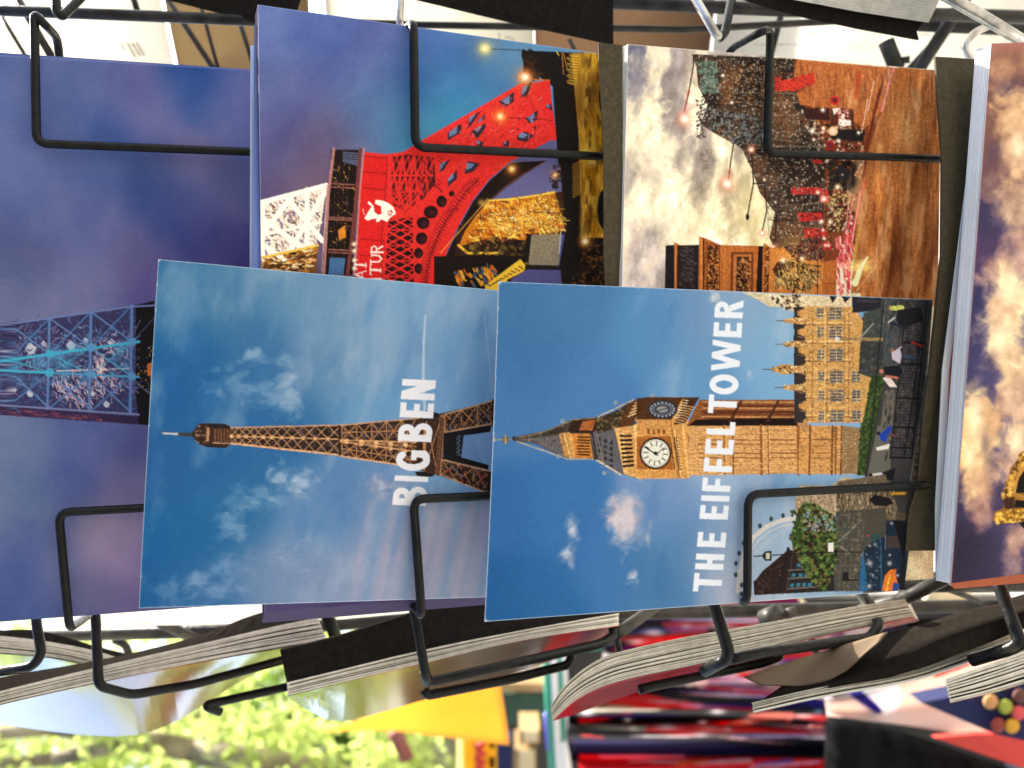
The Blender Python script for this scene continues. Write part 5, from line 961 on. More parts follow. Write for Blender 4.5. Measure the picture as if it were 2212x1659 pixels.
def side_calendar(name, label, A, B, C, da, db, nsheets, cov_cols, group=None, seed=1, board=None, extra=.06, droop=0, cover=True, cat='calendar', csm=1):
    """a calendar seen nearly edge on: page edges run between the polylines A and B, its cover from B back to C"""
    rnd = random.Random(seed); N = 46
    A = resample(smooth_pl(A), N); B = resample(smooth_pl(B), N); C = resample(smooth_pl(C, csm), N)
    root = thing(name, label, cat, group, loc=V(A[N // 2][0], A[N // 2][1], da))
    dd = lambda i: da + (db - da) * i / (N - 1)
    near = lambda i, t: V(A[i][0] * (1 - t) + B[i][0] * t, A[i][1] * (1 - t) + B[i][1] * t, dd(i) + .0005 * t)
    vs, fs = [], []
    for k in range(nsheets):
        t0 = k / nsheets; wob = rnd.uniform(-.12, .12) / nsheets; gap = rnd.uniform(.45, .92)
        jit = rnd.uniform(-.0006, .0006) * (1 if k < nsheets - 1 else 0); ph = rnd.uniform(0, 6); amp = rnd.uniform(0, .25) / nsheets
        o = len(vs)
        for i in range(N):
            ta = t0 + wob + amp * math.sin(i * .22 + ph); ta = min(max(ta, 0), .985); tb = min(ta + gap / nsheets, 1)
            p0 = near(i, ta); p1 = near(i, tb); back = V(C[i][0], C[i][1], dd(i) + extra) - V(B[i][0], B[i][1], dd(i))
            sh = Vector((0, 1, 0)) * jit
            vs += [p0 + sh, p1 + sh, p1 + back * .88, p0 + back * .88]
        for i in range(N - 1):
            a = o + i * 4; b = a + 4
            fs += [(a, b, b + 1, a + 1), (a + 1, b + 1, b + 2, a + 2), (a + 3, b + 3, b, a), (a + 2, b + 2, b + 3, a + 3)]
        fs += [(o, o + 1, o + 2, o + 3), (o + (N - 1) * 4 + 3, o + (N - 1) * 4 + 2, o + (N - 1) * 4 + 1, o + (N - 1) * 4)]
    mesh('page_block', vs, fs, M['pages'], root)
    if cover:
        J = 30; pos = np.zeros((J, N, 3)); col = np.zeros((J, N, 3))
        for i in range(N):
            p1 = np.array(near(i, 1.0)); back = np.array(V(C[i][0], C[i][1], dd(i) + extra)) - np.array(V(B[i][0], B[i][1], dd(i)))
            off = np.array(V(B[i][0], B[i][1] + 1.5, dd(i))) - np.array(V(B[i][0], B[i][1], dd(i)))
            for j in range(J): pos[j, i] = p1 + off + back * (j / (J - 1)); col[j, i] = cov_cols(i / (N - 1), j / (J - 1))
        n3 = np.cross(pos[0, -1] - pos[0, 0], pos[-1, 0] - pos[0, 0]); n3 /= np.linalg.norm(n3)
        k = J * N; idx = np.arange(k).reshape(J, N)
        if n3[0] > 0: n3 = -n3          # the printed side faces down-left, the slab goes the other way
        allv = np.concatenate([pos.reshape(-1, 3), pos.reshape(-1, 3) - n3 * .0002]); f = np.stack([idx[:-1, :-1], idx[1:, :-1], idx[1:, 1:], idx[:-1, 1:]], -1).reshape(-1, 4).tolist()
        ring = np.concatenate([idx[0, :], idx[1:, -1], idx[-1, -2::-1], idx[-2:0:-1, 0]]).tolist()
        f2 = [tuple(a + k for a in q[::-1]) for q in f]; sd = [(ring[i], ring[(i + 1) % len(ring)], ring[(i + 1) % len(ring)] + k, ring[i] + k) for i in range(len(ring))]
        mesh('cover', allv, f + f2 + sd, None, root, smooth=False, colors=np.concatenate([col.reshape(-1, 3)] * 2), mats=[M['gloss']])
    if board:
        top, dback, bd = board
        n = 24; T = resample(smooth_pl(top), n); Bt = [A[int(i * (N - 1) / (n - 1))] for i in range(n)]
        vs = []; 
        for i in range(n):
            d = da + (db - da) * i / (n - 1)
            vs += [V(T[i][0], T[i][1], d + bd), V(Bt[i][0], Bt[i][1] + 3, d + .002)]
        m2 = len(vs); vs += [v + Vector((.0002, .0012, 0)) for v in vs]
        fs = []
        for i in range(n - 1): a = 2 * i; fs += [(a, a + 1, a + 3, a + 2), (m2 + a + 2, m2 + a + 3, m2 + a + 1, m2 + a), (a, a + 2, m2 + a + 2, m2 + a), (a + 1, m2 + a + 1, m2 + a + 3, a + 3)]
        fs += [(0, m2, m2 + 1, 1), (2 * n - 2, 2 * n - 1, m2 + 2 * n - 1, m2 + 2 * n - 2)]
        mesh('backing_board', vs, fs, M['board'], root)
    return root

# ---------------------------------------------------------------- main face of the carousel
sh_blue = art_blue_tower(); sh_red = art_red_tower(); sh_arch = art_arch_avenue(); sh_front = art_big_postcard_tower(); sh_clock = art_clock_tower(); sh_gold = art_gold_clouds()
def tame(s, k, g=1.0):
    a = s.a; ex = np.clip(a[..., 2] - np.maximum(a[..., 0], a[..., 1]), 0, 255); a[..., 2] -= k * ex; a *= g
for s_, k_, g_ in ((sh_blue, .20, .97), (sh_red, .20, 1), (sh_front, .10, .93), (sh_clock, .12, .93), (sh_gold, .3, 1)): tame(s_, k_, g_)
punch(sh_clock, .22); punch(sh_front, .12); punch(sh_arch, .18); punch(sh_red, .12); punch(sh_gold, .10)
add_titles(sh_front, sh_clock)
cut_edges(sh_front, [(1262, 644), (342, 560), (300, 1314), (1245, 1284)], (206, 222, 236)); cut_edges(sh_clock, [(2015, 647), (1077, 608), (1047, 1343), (1953, 1276)], (206, 222, 236))
for (s_, x_, y_) in ((sh_front, 343, 562), (sh_clock, 1079, 610), (sh_clock, 1049, 1341)):
    s_.view(0, 0, 1 / 1.4756); s_.G((x_, y_), 4, (214, 226, 236), .8); s_.L([(x_ + 3, y_ + 9), (x_ + 10, y_ + 2)], 1.2, (30, 60, 90), .35)
for k in range(26):
    a = random.Random(k + 60); s_ = (sh_front, sh_clock)[k % 2]; t = a.random(); p = ((342 + 900 * t, 561 + 80 * t), (342 - 41 * t, 562 + 750 * t), (1077 + 930 * t, 609 + 38 * t), (1077 - 30 * t, 610 + 730 * t))[a.choice((0, 1)) if k % 2 == 0 else a.choice((2, 3))]
    s_.view(0, 0, 1 / 1.4756); s_.G(p, a.uniform(1, 2.6), (222, 232, 240), .8)
cut_edges(sh_red, [(572, 1322), (557, 10), (1345, 122)], (150, 166, 220), 2.5); cut_edges(sh_blue, [(-60, 117), (690, 160)], (120, 136, 200), 2); cut_edges(sh_arch, [(1326, 1296), (1356, 95), (2034, 152)], (236, 226, 216), 2.5); cut_edges(sh_gold, [(2054, 1260), (2141, 94), (2300, 88)], (190, 120, 110), 3)
def stack_of(card, root, n, dx, dy, step, m=None, name='page_block', grow=(0, 0), seed=0, fill=.62):
    """page sheets lying behind a cover, each one a thin sheet a little out of line"""
    rnd = random.Random(seed); vs, fs = [], []; c = card.c; u = (c[1] - c[0]).normalized(); w = (c[3] - c[0]).normalized()
    for k in range(n):
        o = len(vs); off = card.n * (.0007 + step * k) - u * (dx * (k + 1) / n) - w * (dy * (k + 1) / n) + u * rnd.uniform(-.00012, .00012) + w * rnd.uniform(-.0002, .0002)
        q = [c[0] + off, c[1] + off, c[2] + off + w * grow[0] * (k + 1) / n, c[3] + off + w * grow[1] * (k + 1) / n]
        th = card.n * (step * fill)
        vs += q + [p + th for p in q]; fs += [(o, o + 3, o + 2, o + 1), (o + 4, o + 5, o + 6, o + 7)] + [(o + i, o + (i + 1) % 4, o + 4 + (i + 1) % 4, o + 4 + i) for i in range(4)]
    return mesh(name, vs, fs, m or M['pages'], root)
# leftmost calendar
C1 = Card((-560, 76, .262), (690, 160, .300), (-560, 1385, .262), (690, 1292))
r1 = thing('wall_calendar', 'calendar with a blue lit lattice tower under a violet sky, leftmost behind the postcards', 'calendar', 'calendars facing the viewer', loc=C1.c[0])
C1.build('cover', sh_blue, M['print'], r1, xr=(-8, 600), yr=(100, 1360)); stack_of(C1, r1, 9, .0006, -.0002, .0006, m=M['violet'], seed=3)
C2 = Card((557, 10, .258), (1345, 122, .292), (572, 1322, .266), (1345, 1262))
r2 = thing('wall_calendar', 'calendar with a floodlit red iron tower at night beside golden lights', 'calendar', 'calendars facing the viewer', loc=C2.c[0])
C2.build('cover', sh_red, M['print'], r2, xr=(540, 1320), yr=(0, 640)); stack_of(C2, r2, 8, .0006, -.0014, .0005, m=M['violet'], grow=(.003, .003), seed=4)
# two loose leaves sticking out at the upper left of the red calendar
for i, (x, y, y2, dd) in enumerate(((549, 54, 640, .2615), (541, 98, 680, .263))):
    vs = [V(x, y, dd), V(x + 60, y + 8, dd + .002), V(x + 40, y2, dd + .003), V(x - 2 + (0 if i else -1), y2, dd)]
    slab('loose_leaf', vs, M['leafblue'] if 'leafblue' in M else mat('leaf_blue_paper', (.12, .19, .52) if i == 0 else (.42, .55, .78), .5, .3), parent=r2, tdir=Vector((0, .0004, 0)))
C3 = Card((1356, 95, .280), (2034, 152, .312), (1326, 1296, .280), (2016, 1250))
r3 = thing('wall_calendar', 'calendar of a stone arch and an evening avenue with light trails', 'calendar', 'calendars facing the viewer', loc=C3.c[0])
C3.build('cover', sh_arch, M['print'], r3, xr=(1320, 2040), yr=(90, 1300)); stack_of(C3, r3, 10, .0022, 0, .0005, m=M['paper'], seed=5, fill=.82)
C4 = Card((2141, 94, .283), (3250, 60, .318), (2054, 1260, .281), (3130, 1120), step=1.8)
r4 = thing('wall_calendar', 'calendar with golden clouds and a gilded stone gargoyle at the right edge', 'calendar', 'calendars facing the viewer', loc=C4.c[0])
C4.build('cover', sh_gold, M['print'], r4, xr=(2030, 2220), yr=(90, 1280)); stack_of(C4, r4, 11, .0016, 0, .00042, m=M['paper'], seed=6, fill=.86)
red = Card((2104, 118, .2900), (3250, 80, .3225), (2030, 1262, .2880), (3130, 1138))
slab('red_end_leaf', [red.at(2112, 330), red.at(3200, 300), red.at(3130, 1180), red.at(2062, 1272), red.at(2036, 1240), red.at(2052, 800)], M['cover'], parent=r4, thick=.0005)
slab('end_paper', [red.at(2100, 330, -.001), red.at(3200, 300, -.001), red.at(2060, 1268, -.001), red.at(2026, 1238, -.001), red.at(2025, 1100, -.001), red.at(2040, 800, -.001)], M['paper'], parent=r4, thick=.0005)
# backing boards of the pockets behind
slab('backing_board', [V(1292, 92, .2775), V(1345, 97, .280), V(1345, 1240, .284), V(1303, 1235, .280), V(1307, 613, .279), V(1304, 553, .2785), V(1304, 333, .278), V(1297, 200, .2775)], M['olive'], thick=.0012)
tag(bpy.context.scene.objects[-1] if False else COL.objects[-1], 'dark olive backing board upright between the red tower calendar and the avenue calendar', 'backing board', 'backing boards')
slab('backing_board', [V(2021, 122, .292), V(2180, 132, .2985), V(2180, 1188, .2985), V(1956, 1190, .2925), V(1963, 1106, .292), V(1982, 1046, .2915), V(1995, 886, .2905), V(2010, 786, .290), V(2025, 650, .290), V(2033, 553, .2905), V(2035, 333, .291), V(2026, 217, .2915)], M['olive'], thick=.0012)
tag(COL.objects[-1], 'dark olive backing board with a curved left edge beside the golden cloud calendar', 'backing board', 'backing boards')
# punched half moons on the red tower card edge
for (x, y, rx, ry) in ((1301, 212, 11, 38), (1300, 452, 13, 42)):
    pts = [V(x + 4 - rx * math.sin(a), y + ry * math.cos(a), C2.dep(x, y) - .0012) for a in [math.pi * k / 16 for k in range(17)]]
    slab('hook_tab', pts, M['board'], thick=.0004, parent=r2)
# the two postcards in front
C5 = Card((342, 560, .249), (1262, 644, .287), (300, 1314, .2465), (1245, 1284), bulge=.0016)
p5 = C5.build('postcard', sh_front, M['print'], None, xr=(295, 1080), yr=(550, 1330)); tag(p5, 'blue postcard of a brown lattice tower lettered BIG BEN', 'postcard', 'postcards in front of the calendars')
C6 = Card((1077, 608, .2575), (2015, 647, .2985), (1047, 1343, .2545), (1953, 1276), bulge=.0010)
p6 = C6.build('postcard', sh_clock, M['print'], None, xr=(1040, 2020), yr=(600, 1350)); tag(p6, 'blue postcard of a clock tower lettered THE EIFFEL TOWER, overlapping the other postcard', 'postcard', 'postcards in front of the calendars')

# ---------------------------------------------------------------- wires of the carousel
rack = thing('postcard_carousel', 'black wire postcard carousel whose hooked pockets hold the calendars and postcards', 'display rack', loc=V(1106, 200, .33))
RW = .00135
def W(pts, r=RW, fillet=.0036, m='wire', name='pocket_wire'): return tube(name, [V(*p) for p in pts], r, M[m], rack, fillet)
d1 = lambda x, y: C1.dep(x, y) - .0040
W([(136, 420, .296), (131, 160, .294), (124, 82, .288), (96, 52, .276), (74, 28, d1(74, 28)), (79, 310, d1(79, 310)), (560, 329, d1(560, 329)), (700, 332, .296)], name='pocket_wire')
W([(215, 1290, .33), (190, 1330, .300), (150, 1358, d1(150, 1358)), (127, 1107, d1(127, 1107)), (330, 1096, d1(330, 1096)), (700, 1086, .297)])
d2 = lambda x, y: C2.dep(x, y) - .0040
W([(880, 150, .285), (874, 68, .277), (893, 46, d2(893, 46)), (897, 318, d2(897, 318)), (1304, 338, d2(1304, 338)), (1400, 341, .296)])
d5 = lambda x, y: C5.dep(x, y) - .0040
W([(880, 1270, .30), (893, 1308, .283), (911, 1332, d5(909, 1330)), (893, 1078, d5(893, 1078)), (1058, 1071, d5(1058, 1071)), (1200, 1066, d5(1200, 1066))])
d3 = lambda x, y: C3.dep(x, y) - .0040
W([(1560, 140, .30), (1580, 104, .298), (1645, 68, .283), (1664, 64, d3(1664, 64)), (1657, 331, d3(1657, 331)), (2033, 343, d3(2033, 343)), (2120, 345, .312)])
d6 = lambda x, y: C6.dep(x, y) - .0040
W([(1560, 1260, .298), (1585, 1291, .289), (1614, 1302, d6(1614, 1302)), (1616, 1068, d6(1616, 1068)), (1985, 1048, d6(1985, 1048)), (2080, 1042, .310)], fillet=.0042)
# far side hooks and frame rods above
W([(118, -60, .31), (122, 26, .31), (134, 36, .31), (180, -10, .32), (220, -60, .34)], r=.0016)
W([(868, -40, .30), (862, 52, .30), (880, 66, .31), (900, 120, .33)], r=.0013, m='highlight')
W([(1480, -40, .31), (1548, 76, .31), (1556, 80, .3105)], r=.0016, m='highlight'); W([(1554, 82, .3105), (1566, 72, .312), (1588, -40, .32)], r=.0016)
W([(1990, -40, .31), (2060, 0, .31), (2130, 40, .312), (2240, 108, .314)], r=.0021, m='highlight')
W([(2150, 50, .34), (2105, 70, .335), (2082, 98, .332), (2092, 124, .332), (2150, 150, .335)], r=.0014, m='highlight')
def rod(pts, r): return tube('frame_rod', [V(*p) for p in pts], r, M['frame'], rack, .004)
rod([(-60, 20, .33), (300, 34, .335), (680, 50, .34), (900, 58, .345)], .0021)
rod([(700, 50, .38), (1100, 57, .38), (1480, 64, .38), (1830, 44, .385)], .0015)
rod([(1250, 2, .37), (1700, 22, .375), (2280, 38, .38)], .0027)
rod([(1900, 50, .40), (2240, 66, .40)], .0028); rod([(1380, 2, .39), (2000, 30, .395)], .0012)
rod([(28, -20, .37), (116, 130, .37)], .0017); rod([(-6, 20, .42), (62, 132, .42)], .0010); rod([(283, -20, .40), (302, 40, .40)], .0014)
rod([(2095, -20, .38), (1985, 150, .40)], .0028); rod([(2060, 50, .42), (1940, 180, .42)], .0022); rod([(1914, 90, .40), (1938, 150, .40)], .0036); rod([(1925, 135, .402), (1965, 128, .398)], .0016)
rod([(1690, 20, .41), (1655, 160, .42)], .0015); rod([(1230, 85, .43), (1262, 150, .43)], .0010); rod([(350, -20, .43), (476, 170, .43)], .0014); rod([(425, -20, .44), (480, 180, .44)], .0010); rod([(500, -10, .44), (560, 180, .44)], .0012)
# lower frame
rod([(60, 1373, .40), (560, 1360, .40), (900, 1336, .40), (1475, 1322, .40), (2260, 1306, .40)], .0030)
rod([(280, 1312, .37), (420, 1380, .39)], .0024); rod([(246, 1382, .41), (272, 1392, .41), (280, 1420, .41)], .0018)
rod([(1430, 1300, .36), (1352, 1356, .345), (1330, 1370, .342)], .0024); rod([(1330, 1362, .342), (1340, 1420, .345)], .0013)
rod([(2060, 1240, .33), (1960, 1290, .34), (1860, 1320, .35)], .0026); rod([(1650, 1342, .39), (1688, 1326, .385)], .0048); rod([(1700, 1326, .385), (1720, 1320, .385)], .0024)
rod([(1940, 1258, .345), (2240, 1256, .345)], .0040); rod([(2020, 1262, .35), (2120, 1300, .36)], .0012)
W([(1848, 1250, .335), (1860, 1282, .338), (1882, 1310, .345)], r=.0022)
W([(690, 1300, .36), (712, 1340, .358), (726, 1380, .358)], r=.0026)
# side pockets (edge-on face on the lower side)
W([(78, 1310, .31), (78, 1342, .308), (90, 1412, .306), (70, 1440, .306), (-60, 1460, .31)], r=.0017, fillet=.006)
W([(205, 1320, .312), (207, 1340, .311), (213, 1482, .305), (285, 1501, .315), (420, 1478, .33), (720, 1396, .36)], r=.0017, fillet=.003)
W([(476, 1538, .345), (438, 1524, .340), (620, 1484, .36), (780, 1444, .38)], r=.0017)
W([(888, 1296, .302), (900, 1345, .300), (918, 1450, .296), (924, 1476, .300)], r=.0017)
W([(918, 1452, .300), (925, 1474, .303), (1080, 1440, .315), (1300, 1390, .335), (1326, 1372, .34), (1322, 1352, .342)], r=.0018, fillet=.007)
W([(916, 1490, .325), (924, 1502, .325), (1100, 1468, .34), (1228, 1436, .35), (1236, 1412, .352)], r=.0018, fillet=.006)
W([(1538, 1292, .30), (1546, 1316, .299), (1578, 1420, .293), (1520, 1450, .302)], r=.0021, fillet=.004)
W([(1578, 1424, .295), (1640, 1410, .30), (1880, 1378, .325), (1898, 1352, .328), (1896, 1340, .33)], r=.0019, fillet=.007)
W([(1380, 1490, .31), (1410, 1482, .312), (1650, 1432, .33), (1685, 1418, .332), (1684, 1400, .333)], r=.0017, fillet=.006)
W([(1750, 1370, .35), (1763, 1408, .35)], r=.0015); 
W([(2150, 1240, .31), (2172, 1300, .305), (2204, 1390, .297), (2180, 1402, .30), (2098, 1426, .31)], r=.0023, fillet=.004)
# ---------------------------------------------------------------- calendars on the neighbouring faces, seen edge on
def cc(*stops, along=0, seed=1, noise=.25):
    st = [(t, lin(c)) for t, c in stops]
    def f(u, v):
        t = u if along == 0 else v; r = st[-1][1]
        for (a, ca), (b, cb) in zip(st, st[1:]):
            if t <= b: k = max(0, (t - a) / (b - a)); r = ca * (1 - k) + cb * k; break
        n = float(vnoise(np.array(u * 14.), np.array(v * 4.), seed)) - .5
        return np.clip(r * (1 + noise * 2 * n), 0, 1)
    return f
side_calendar('side_calendar', 'small calendar seen edge on at the far left, sloping down towards the hook', [(-90, 1366), (0, 1374), (93, 1384), (200, 1404), (253, 1421)], [(-90, 1406), (0, 1411), (93, 1418), (140, 1426), (173, 1433)], [(-90, 1450), (0, 1462), (80, 1470), (160, 1450), (190, 1440)], .345, .36, 7, cc((0, (90, 110, 60)), (1, (60, 80, 50))), 'calendars seen edge on', 1, board=([(-90, 1352), (0, 1366), (27, 1361), (90, 1364), (200, 1398), (284, 1418)], 0, .006))
side_calendar('side_calendar', 'thick calendar seen edge on with pale cover reflecting the leaves, lower left', [(-90, 1515), (0, 1491), (200, 1443), (433, 1389), (583, 1353), (687, 1334)], [(-90, 1548), (0, 1521), (200, 1476), (400, 1436), (567, 1406), (707, 1383)], [(-90, 1552), (0, 1563), (140, 1584), (283, 1592), (367, 1566), (433, 1526), (520, 1470), (610, 1425), (700, 1395)], .300, .335, 10, cc((0, (150, 130, 90)), (.35, (120, 90, 70)), (.6, (150, 60, 40)), (1, (70, 50, 40)), seed=5), 'calendars seen edge on', 2, board=([(-90, 1490), (0, 1464), (200, 1433), (417, 1383), (572, 1318), (735, 1296)], 0, .012), extra=.09)
side_calendar('side_calendar', 'calendar seen edge on under a long black backing board, just above the orange pennant', [(620, 1474), (737, 1446), (920, 1401), (1137, 1359), (1337, 1324)], [(622, 1503), (737, 1474), (920, 1431), (1137, 1379), (1337, 1351)], [(622, 1506), (660, 1530), (720, 1562), (800, 1545), (925, 1508), (1150, 1442), (1325, 1376)], .298, .335, 7, cc((0, (110, 150, 70)), (.3, (150, 80, 50)), (.6, (110, 80, 50)), (.85, (120, 60, 50)), (1, (150, 30, 50)), seed=9), 'calendars seen edge on', 3, board=([(605, 1405), (737, 1374), (900, 1320), (1030, 1282), (1200, 1270), (1345, 1300)], 0, .010), extra=.085)
side_calendar('side_calendar', 'dog-eared calendar whose curled grey pages bend down above the red scarves', [(1189, 1528), (1215, 1481), (1291, 1420), (1380, 1397), (1477, 1376), (1681, 1341), (1830, 1312), (1955, 1294)], [(1195, 1556), (1244, 1510), (1308, 1480), (1390, 1460), (1477, 1443), (1623, 1411), (1775, 1373), (1975, 1333)], [(1197, 1556), (1262, 1535), (1330, 1510), (1420, 1480), (1560, 1446), (1640, 1425), (1790, 1384), (1985, 1340)], .292, .335, 15, cc((0, (206, 30, 50)), (.3, (150, 30, 60)), (.6, (180, 60, 80)), (1, (190, 60, 60)), seed=12), 'calendars seen edge on', 4, extra=.05)
s5 = side_calendar('side_calendar', 'opened calendar with a curled dark cover, thin at its lower left end', [(1625, 1519), (1775, 1483), (1958, 1453), (2060, 1416), (2195, 1360)], [(1627, 1538), (1775, 1503), (1965, 1473), (2070, 1436), (2197, 1389)], [(1629, 1540), (1780, 1506), (1968, 1476), (2075, 1440), (2200, 1392)], .300, .318, 7, cc((0, (200, 190, 180)), (1, (160, 150, 140))), 'calendars seen edge on', 5, extra=.04, cover=False)
side_calendar('side_calendar', 'pale edged calendar at the lower right corner above the sweet-patterned pouch', [(2042, 1466), (2120, 1440), (2212, 1406), (2330, 1360)], [(2052, 1516), (2130, 1498), (2212, 1474), (2330, 1440)], [(2054, 1517), (2132, 1500), (2214, 1477), (2330, 1444)], .285, .30, 9, cc((0, (206, 200, 180)), (1, (190, 180, 170))), 'calendars seen edge on', 6, extra=.04)
# curled dark cover of the opened calendar: a sheet that rolls from the pages up and away
def rolled(name, rows, m, parent=None, thick=.0007, n=26, sheet=None):
    rows = [resample(smooth_pl(r_, 1), n) for r_ in rows]; k = len(rows); pos = np.array([[V(*p) for p in r_] for r_ in rows], float)
    # refine across
    fine = []
    for a in range(k - 1):
        for t in range(4): fine.append(pos[a] * (1 - t / 4) + pos[a + 1] * (t / 4))
    fine.append(pos[-1]); pos = np.array(fine)
    q = proj(pos); col = sample(sheet, q) if sheet is not None else np.full(pos.shape, .3)
    return grid_mesh(name, pos, col, m, m if sheet is None else M['cloth'], thick, parent, True)
rolled('curled_cover', [[(1618, 1458, .330), (1742, 1418, .328), (1918, 1368, .325), (2058, 1328, .322), (2250, 1272, .32)], [(1700, 1474, .315), (1800, 1462, .312), (1930, 1420, .308), (2058, 1370, .306), (2250, 1310, .305)], [(1640, 1516, .306), (1780, 1484, .305), (1958, 1453, .305), (2080, 1404, .305), (2250, 1340, .305)]], M['board'], s5)
o = rolled('flap', [[(1606, 1462, .318), (1700, 1430, .318), (1800, 1400, .316), (1918, 1364, .312)], [(1640, 1478, .314), (1720, 1474, .312), (1800, 1448, .310), (1900, 1385, .309)], [(1690, 1480, .312), (1740, 1482, .310), (1812, 1462, .308), (1880, 1400, .308)]], M['brown'], s5)
# ---------------------------------------------------------------- neighbouring face above, with its dark cards
def hung_card(name, label, pts, m, cat='calendar', group=None, t=.0012): o = slab(name, [V(*p) for p in pts], m, t); return tag(o, label, cat, group)
hung_card('backing_board', 'dark board poking in from above, between the upper wires near the top left', [(360, -2, .345), (550, 46, .335), (640, 24, .33), (664, -60, .33), (300, -60, .345), (310, -20, .345)], M['board'], 'backing board', 'backing boards')
hung_card('backing_board', 'large dark brown board hanging above the red tower calendar at the top centre', [(890, -4, .345), (950, 10, .342), (990, 20, .34), (1104, 47, .335), (1200, 68, .332), (1287, 87, .33), (1325, 95, .328), (1324, -60, .33), (880, -60, .345)], M['board'], 'backing board', 'backing boards')
t3 = thing('side_calendar', 'calendar hanging from above at the top right, its fanned pages over a glossy black board', 'calendar', 'calendars seen edge on', loc=V(1800, 0, .32))
slab('backing_board', [V(*p) for p in [(1600, -4, .335), (1708, 30, .332), (1850, 60, .328), (1985, 85, .325), (1980, 66, .325), (1998, 45, .325), (1990, -60, .33), (1580, -60, .335)]], M['board'], .001, t3)
vs, fs = [], []; rnd = random.Random(8)
for k in range(9):
    x0 = 1694 - 4 * k + rnd.uniform(-3, 3); yy = -6 - 6 * k; o_ = len(vs); dz = .3225 - .0004 * k
    q = [V(x0, yy, dz + .006), V(1850, yy + 30, dz + .003), V(2006 + 2 * k, yy + 54, dz), V(2030 + k, yy + 6, dz), V(2010, yy - 60, dz), V(1690, yy - 80, dz + .006)]
    vs += q + [p + Vector((0, .0003, 0)) for p in q]; fs += [tuple(o_ + i for i in range(6)), tuple(o_ + 11 - i for i in range(6))] + [(o_ + i, o_ + (i + 1) % 6, o_ + 6 + (i + 1) % 6, o_ + 6 + i) for i in range(6)]
mesh('page_block', vs, fs, M['pages'], t3)
# backs of the calendars on the far faces: white paper with printed notes, and brown boards
def back_panel(label, q, base, lines, d, border=None, m='backpaper'):
    xs = [p[0] for p in q]; ys = [p[1] for p in q]
    s = Sheet(min(xs) - 4, min(ys) - 4, max(xs) + 4, max(ys) + 4); s.a[:] = base; s.view(0, 0, 1 / 1.4756)
    for (x0, y0, x1, y1, w, gap) in lines:
        L = math.hypot(x1 - x0, y1 - y0); t = 0; rr = random.Random(int(x0 * 7 + y0))
        while t < L:
            e = min(L, t + rr.uniform(3, 8)); s.L([(x0 + (x1 - x0) * t / L, y0 + (y1 - y0) * t / L), (x0 + (x1 - x0) * e / L, y0 + (y1 - y0) * e / L)], w, (120, 116, 104), .8); t = e + rr.uniform(2, 4)
    s.grain(6)
    c = Card((q[0][0], q[0][1], d), (q[1][0], q[1][1], d + .012), (q[3][0], q[3][1], d), q[2], step=3)
    o = c.build('calendar_back', s, M[m], None, thick=.0012, edge=M[m], xr=(-10, 2220), yr=(-40, 200)); return tag(o, label, 'calendar', 'backs of calendars on the far faces')
back_panel('bare white calendar back with a little print, seen through the wires at the top left', [(-120, -120), (322, -120), (392, 220), (-120, 220)], (232, 228, 214), [(262, 95, 268, 108, 4, 0), (276, 94, 292, 122, 5, 0), (286, 94, 304, 122, 5, 0), (296, 94, 312, 120, 5, 0)], .46)
back_panel('brown calendar back between the white one and the red tower calendar, top left', [(330, -120), (660, -120), (680, 220), (400, 220)], (116, 96, 66), [], .47)
back_panel('pale grey calendar back behind the top of the red tower calendar', [(690, -120), (1152, -120), (1152, 220), (720, 220)], (206, 202, 184), [(1078, 72, 1082, 130, 2, 0), (1092, 80, 1110, 84, 3, 0), (1092, 90, 1114, 94, 3, 0)], .47)
back_panel('brown calendar back behind the gap left of the avenue calendar, top centre', [(1156, -120), (1560, -120), (1520, 220), (1156, 220)], (100, 76, 54), [], .48)
L_ = [(1830 + 13 * k, 108 + 0 * k, 1862 + 12 * k, 62, 2.4, 0) for k in range(5)] + [(1630, 95, 1760, 98, 2, 0), (1725, 70, 1790, 74, 2, 0), (1985, 74, 2030, 78, 2.5, 0), (1700, 50, 1790, 52, 2, 0)]
back_panel('white calendar back with lines of small print behind the avenue calendar, top right', [(1566, -120), (2340, -120), (2340, 220), (1528, 220)], (214, 212, 200), L_, .46)
hung_card('paper_sheet', 'long white sheet seen edge on under the violet and red calendars', [(110, 1326, .36), (572, 1302, .36), (1030, 1296, .352), (960, 1316, .352), (737, 1338, .36), (420, 1350, .362), (110, 1354, .365)], mat('sheet_white', (.78, .77, .72), .6, .3, trans=.45), 'paper')
exec_done = True
# ---------------------------------------------------------------- stall and street behind
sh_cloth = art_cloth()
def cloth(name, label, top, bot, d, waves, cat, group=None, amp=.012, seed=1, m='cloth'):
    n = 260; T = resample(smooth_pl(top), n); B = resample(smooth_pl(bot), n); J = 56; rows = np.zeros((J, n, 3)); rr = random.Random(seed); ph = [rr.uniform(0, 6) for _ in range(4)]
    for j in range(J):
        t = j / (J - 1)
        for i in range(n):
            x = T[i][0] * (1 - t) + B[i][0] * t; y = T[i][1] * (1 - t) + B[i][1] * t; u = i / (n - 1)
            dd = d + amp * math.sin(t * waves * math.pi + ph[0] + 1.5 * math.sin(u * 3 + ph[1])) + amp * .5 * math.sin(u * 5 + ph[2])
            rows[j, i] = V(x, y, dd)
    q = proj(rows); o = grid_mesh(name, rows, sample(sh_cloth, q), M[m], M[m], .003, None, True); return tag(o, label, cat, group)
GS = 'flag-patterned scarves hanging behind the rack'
cloth('scarf', 'thin strip of red and blue scarf just under the clock tower postcard', [(1325, 1316), (1560, 1283), (1744, 1276)], [(1325, 1330), (1560, 1318), (1744, 1310)], 1.05, 2, 'scarf', GS)
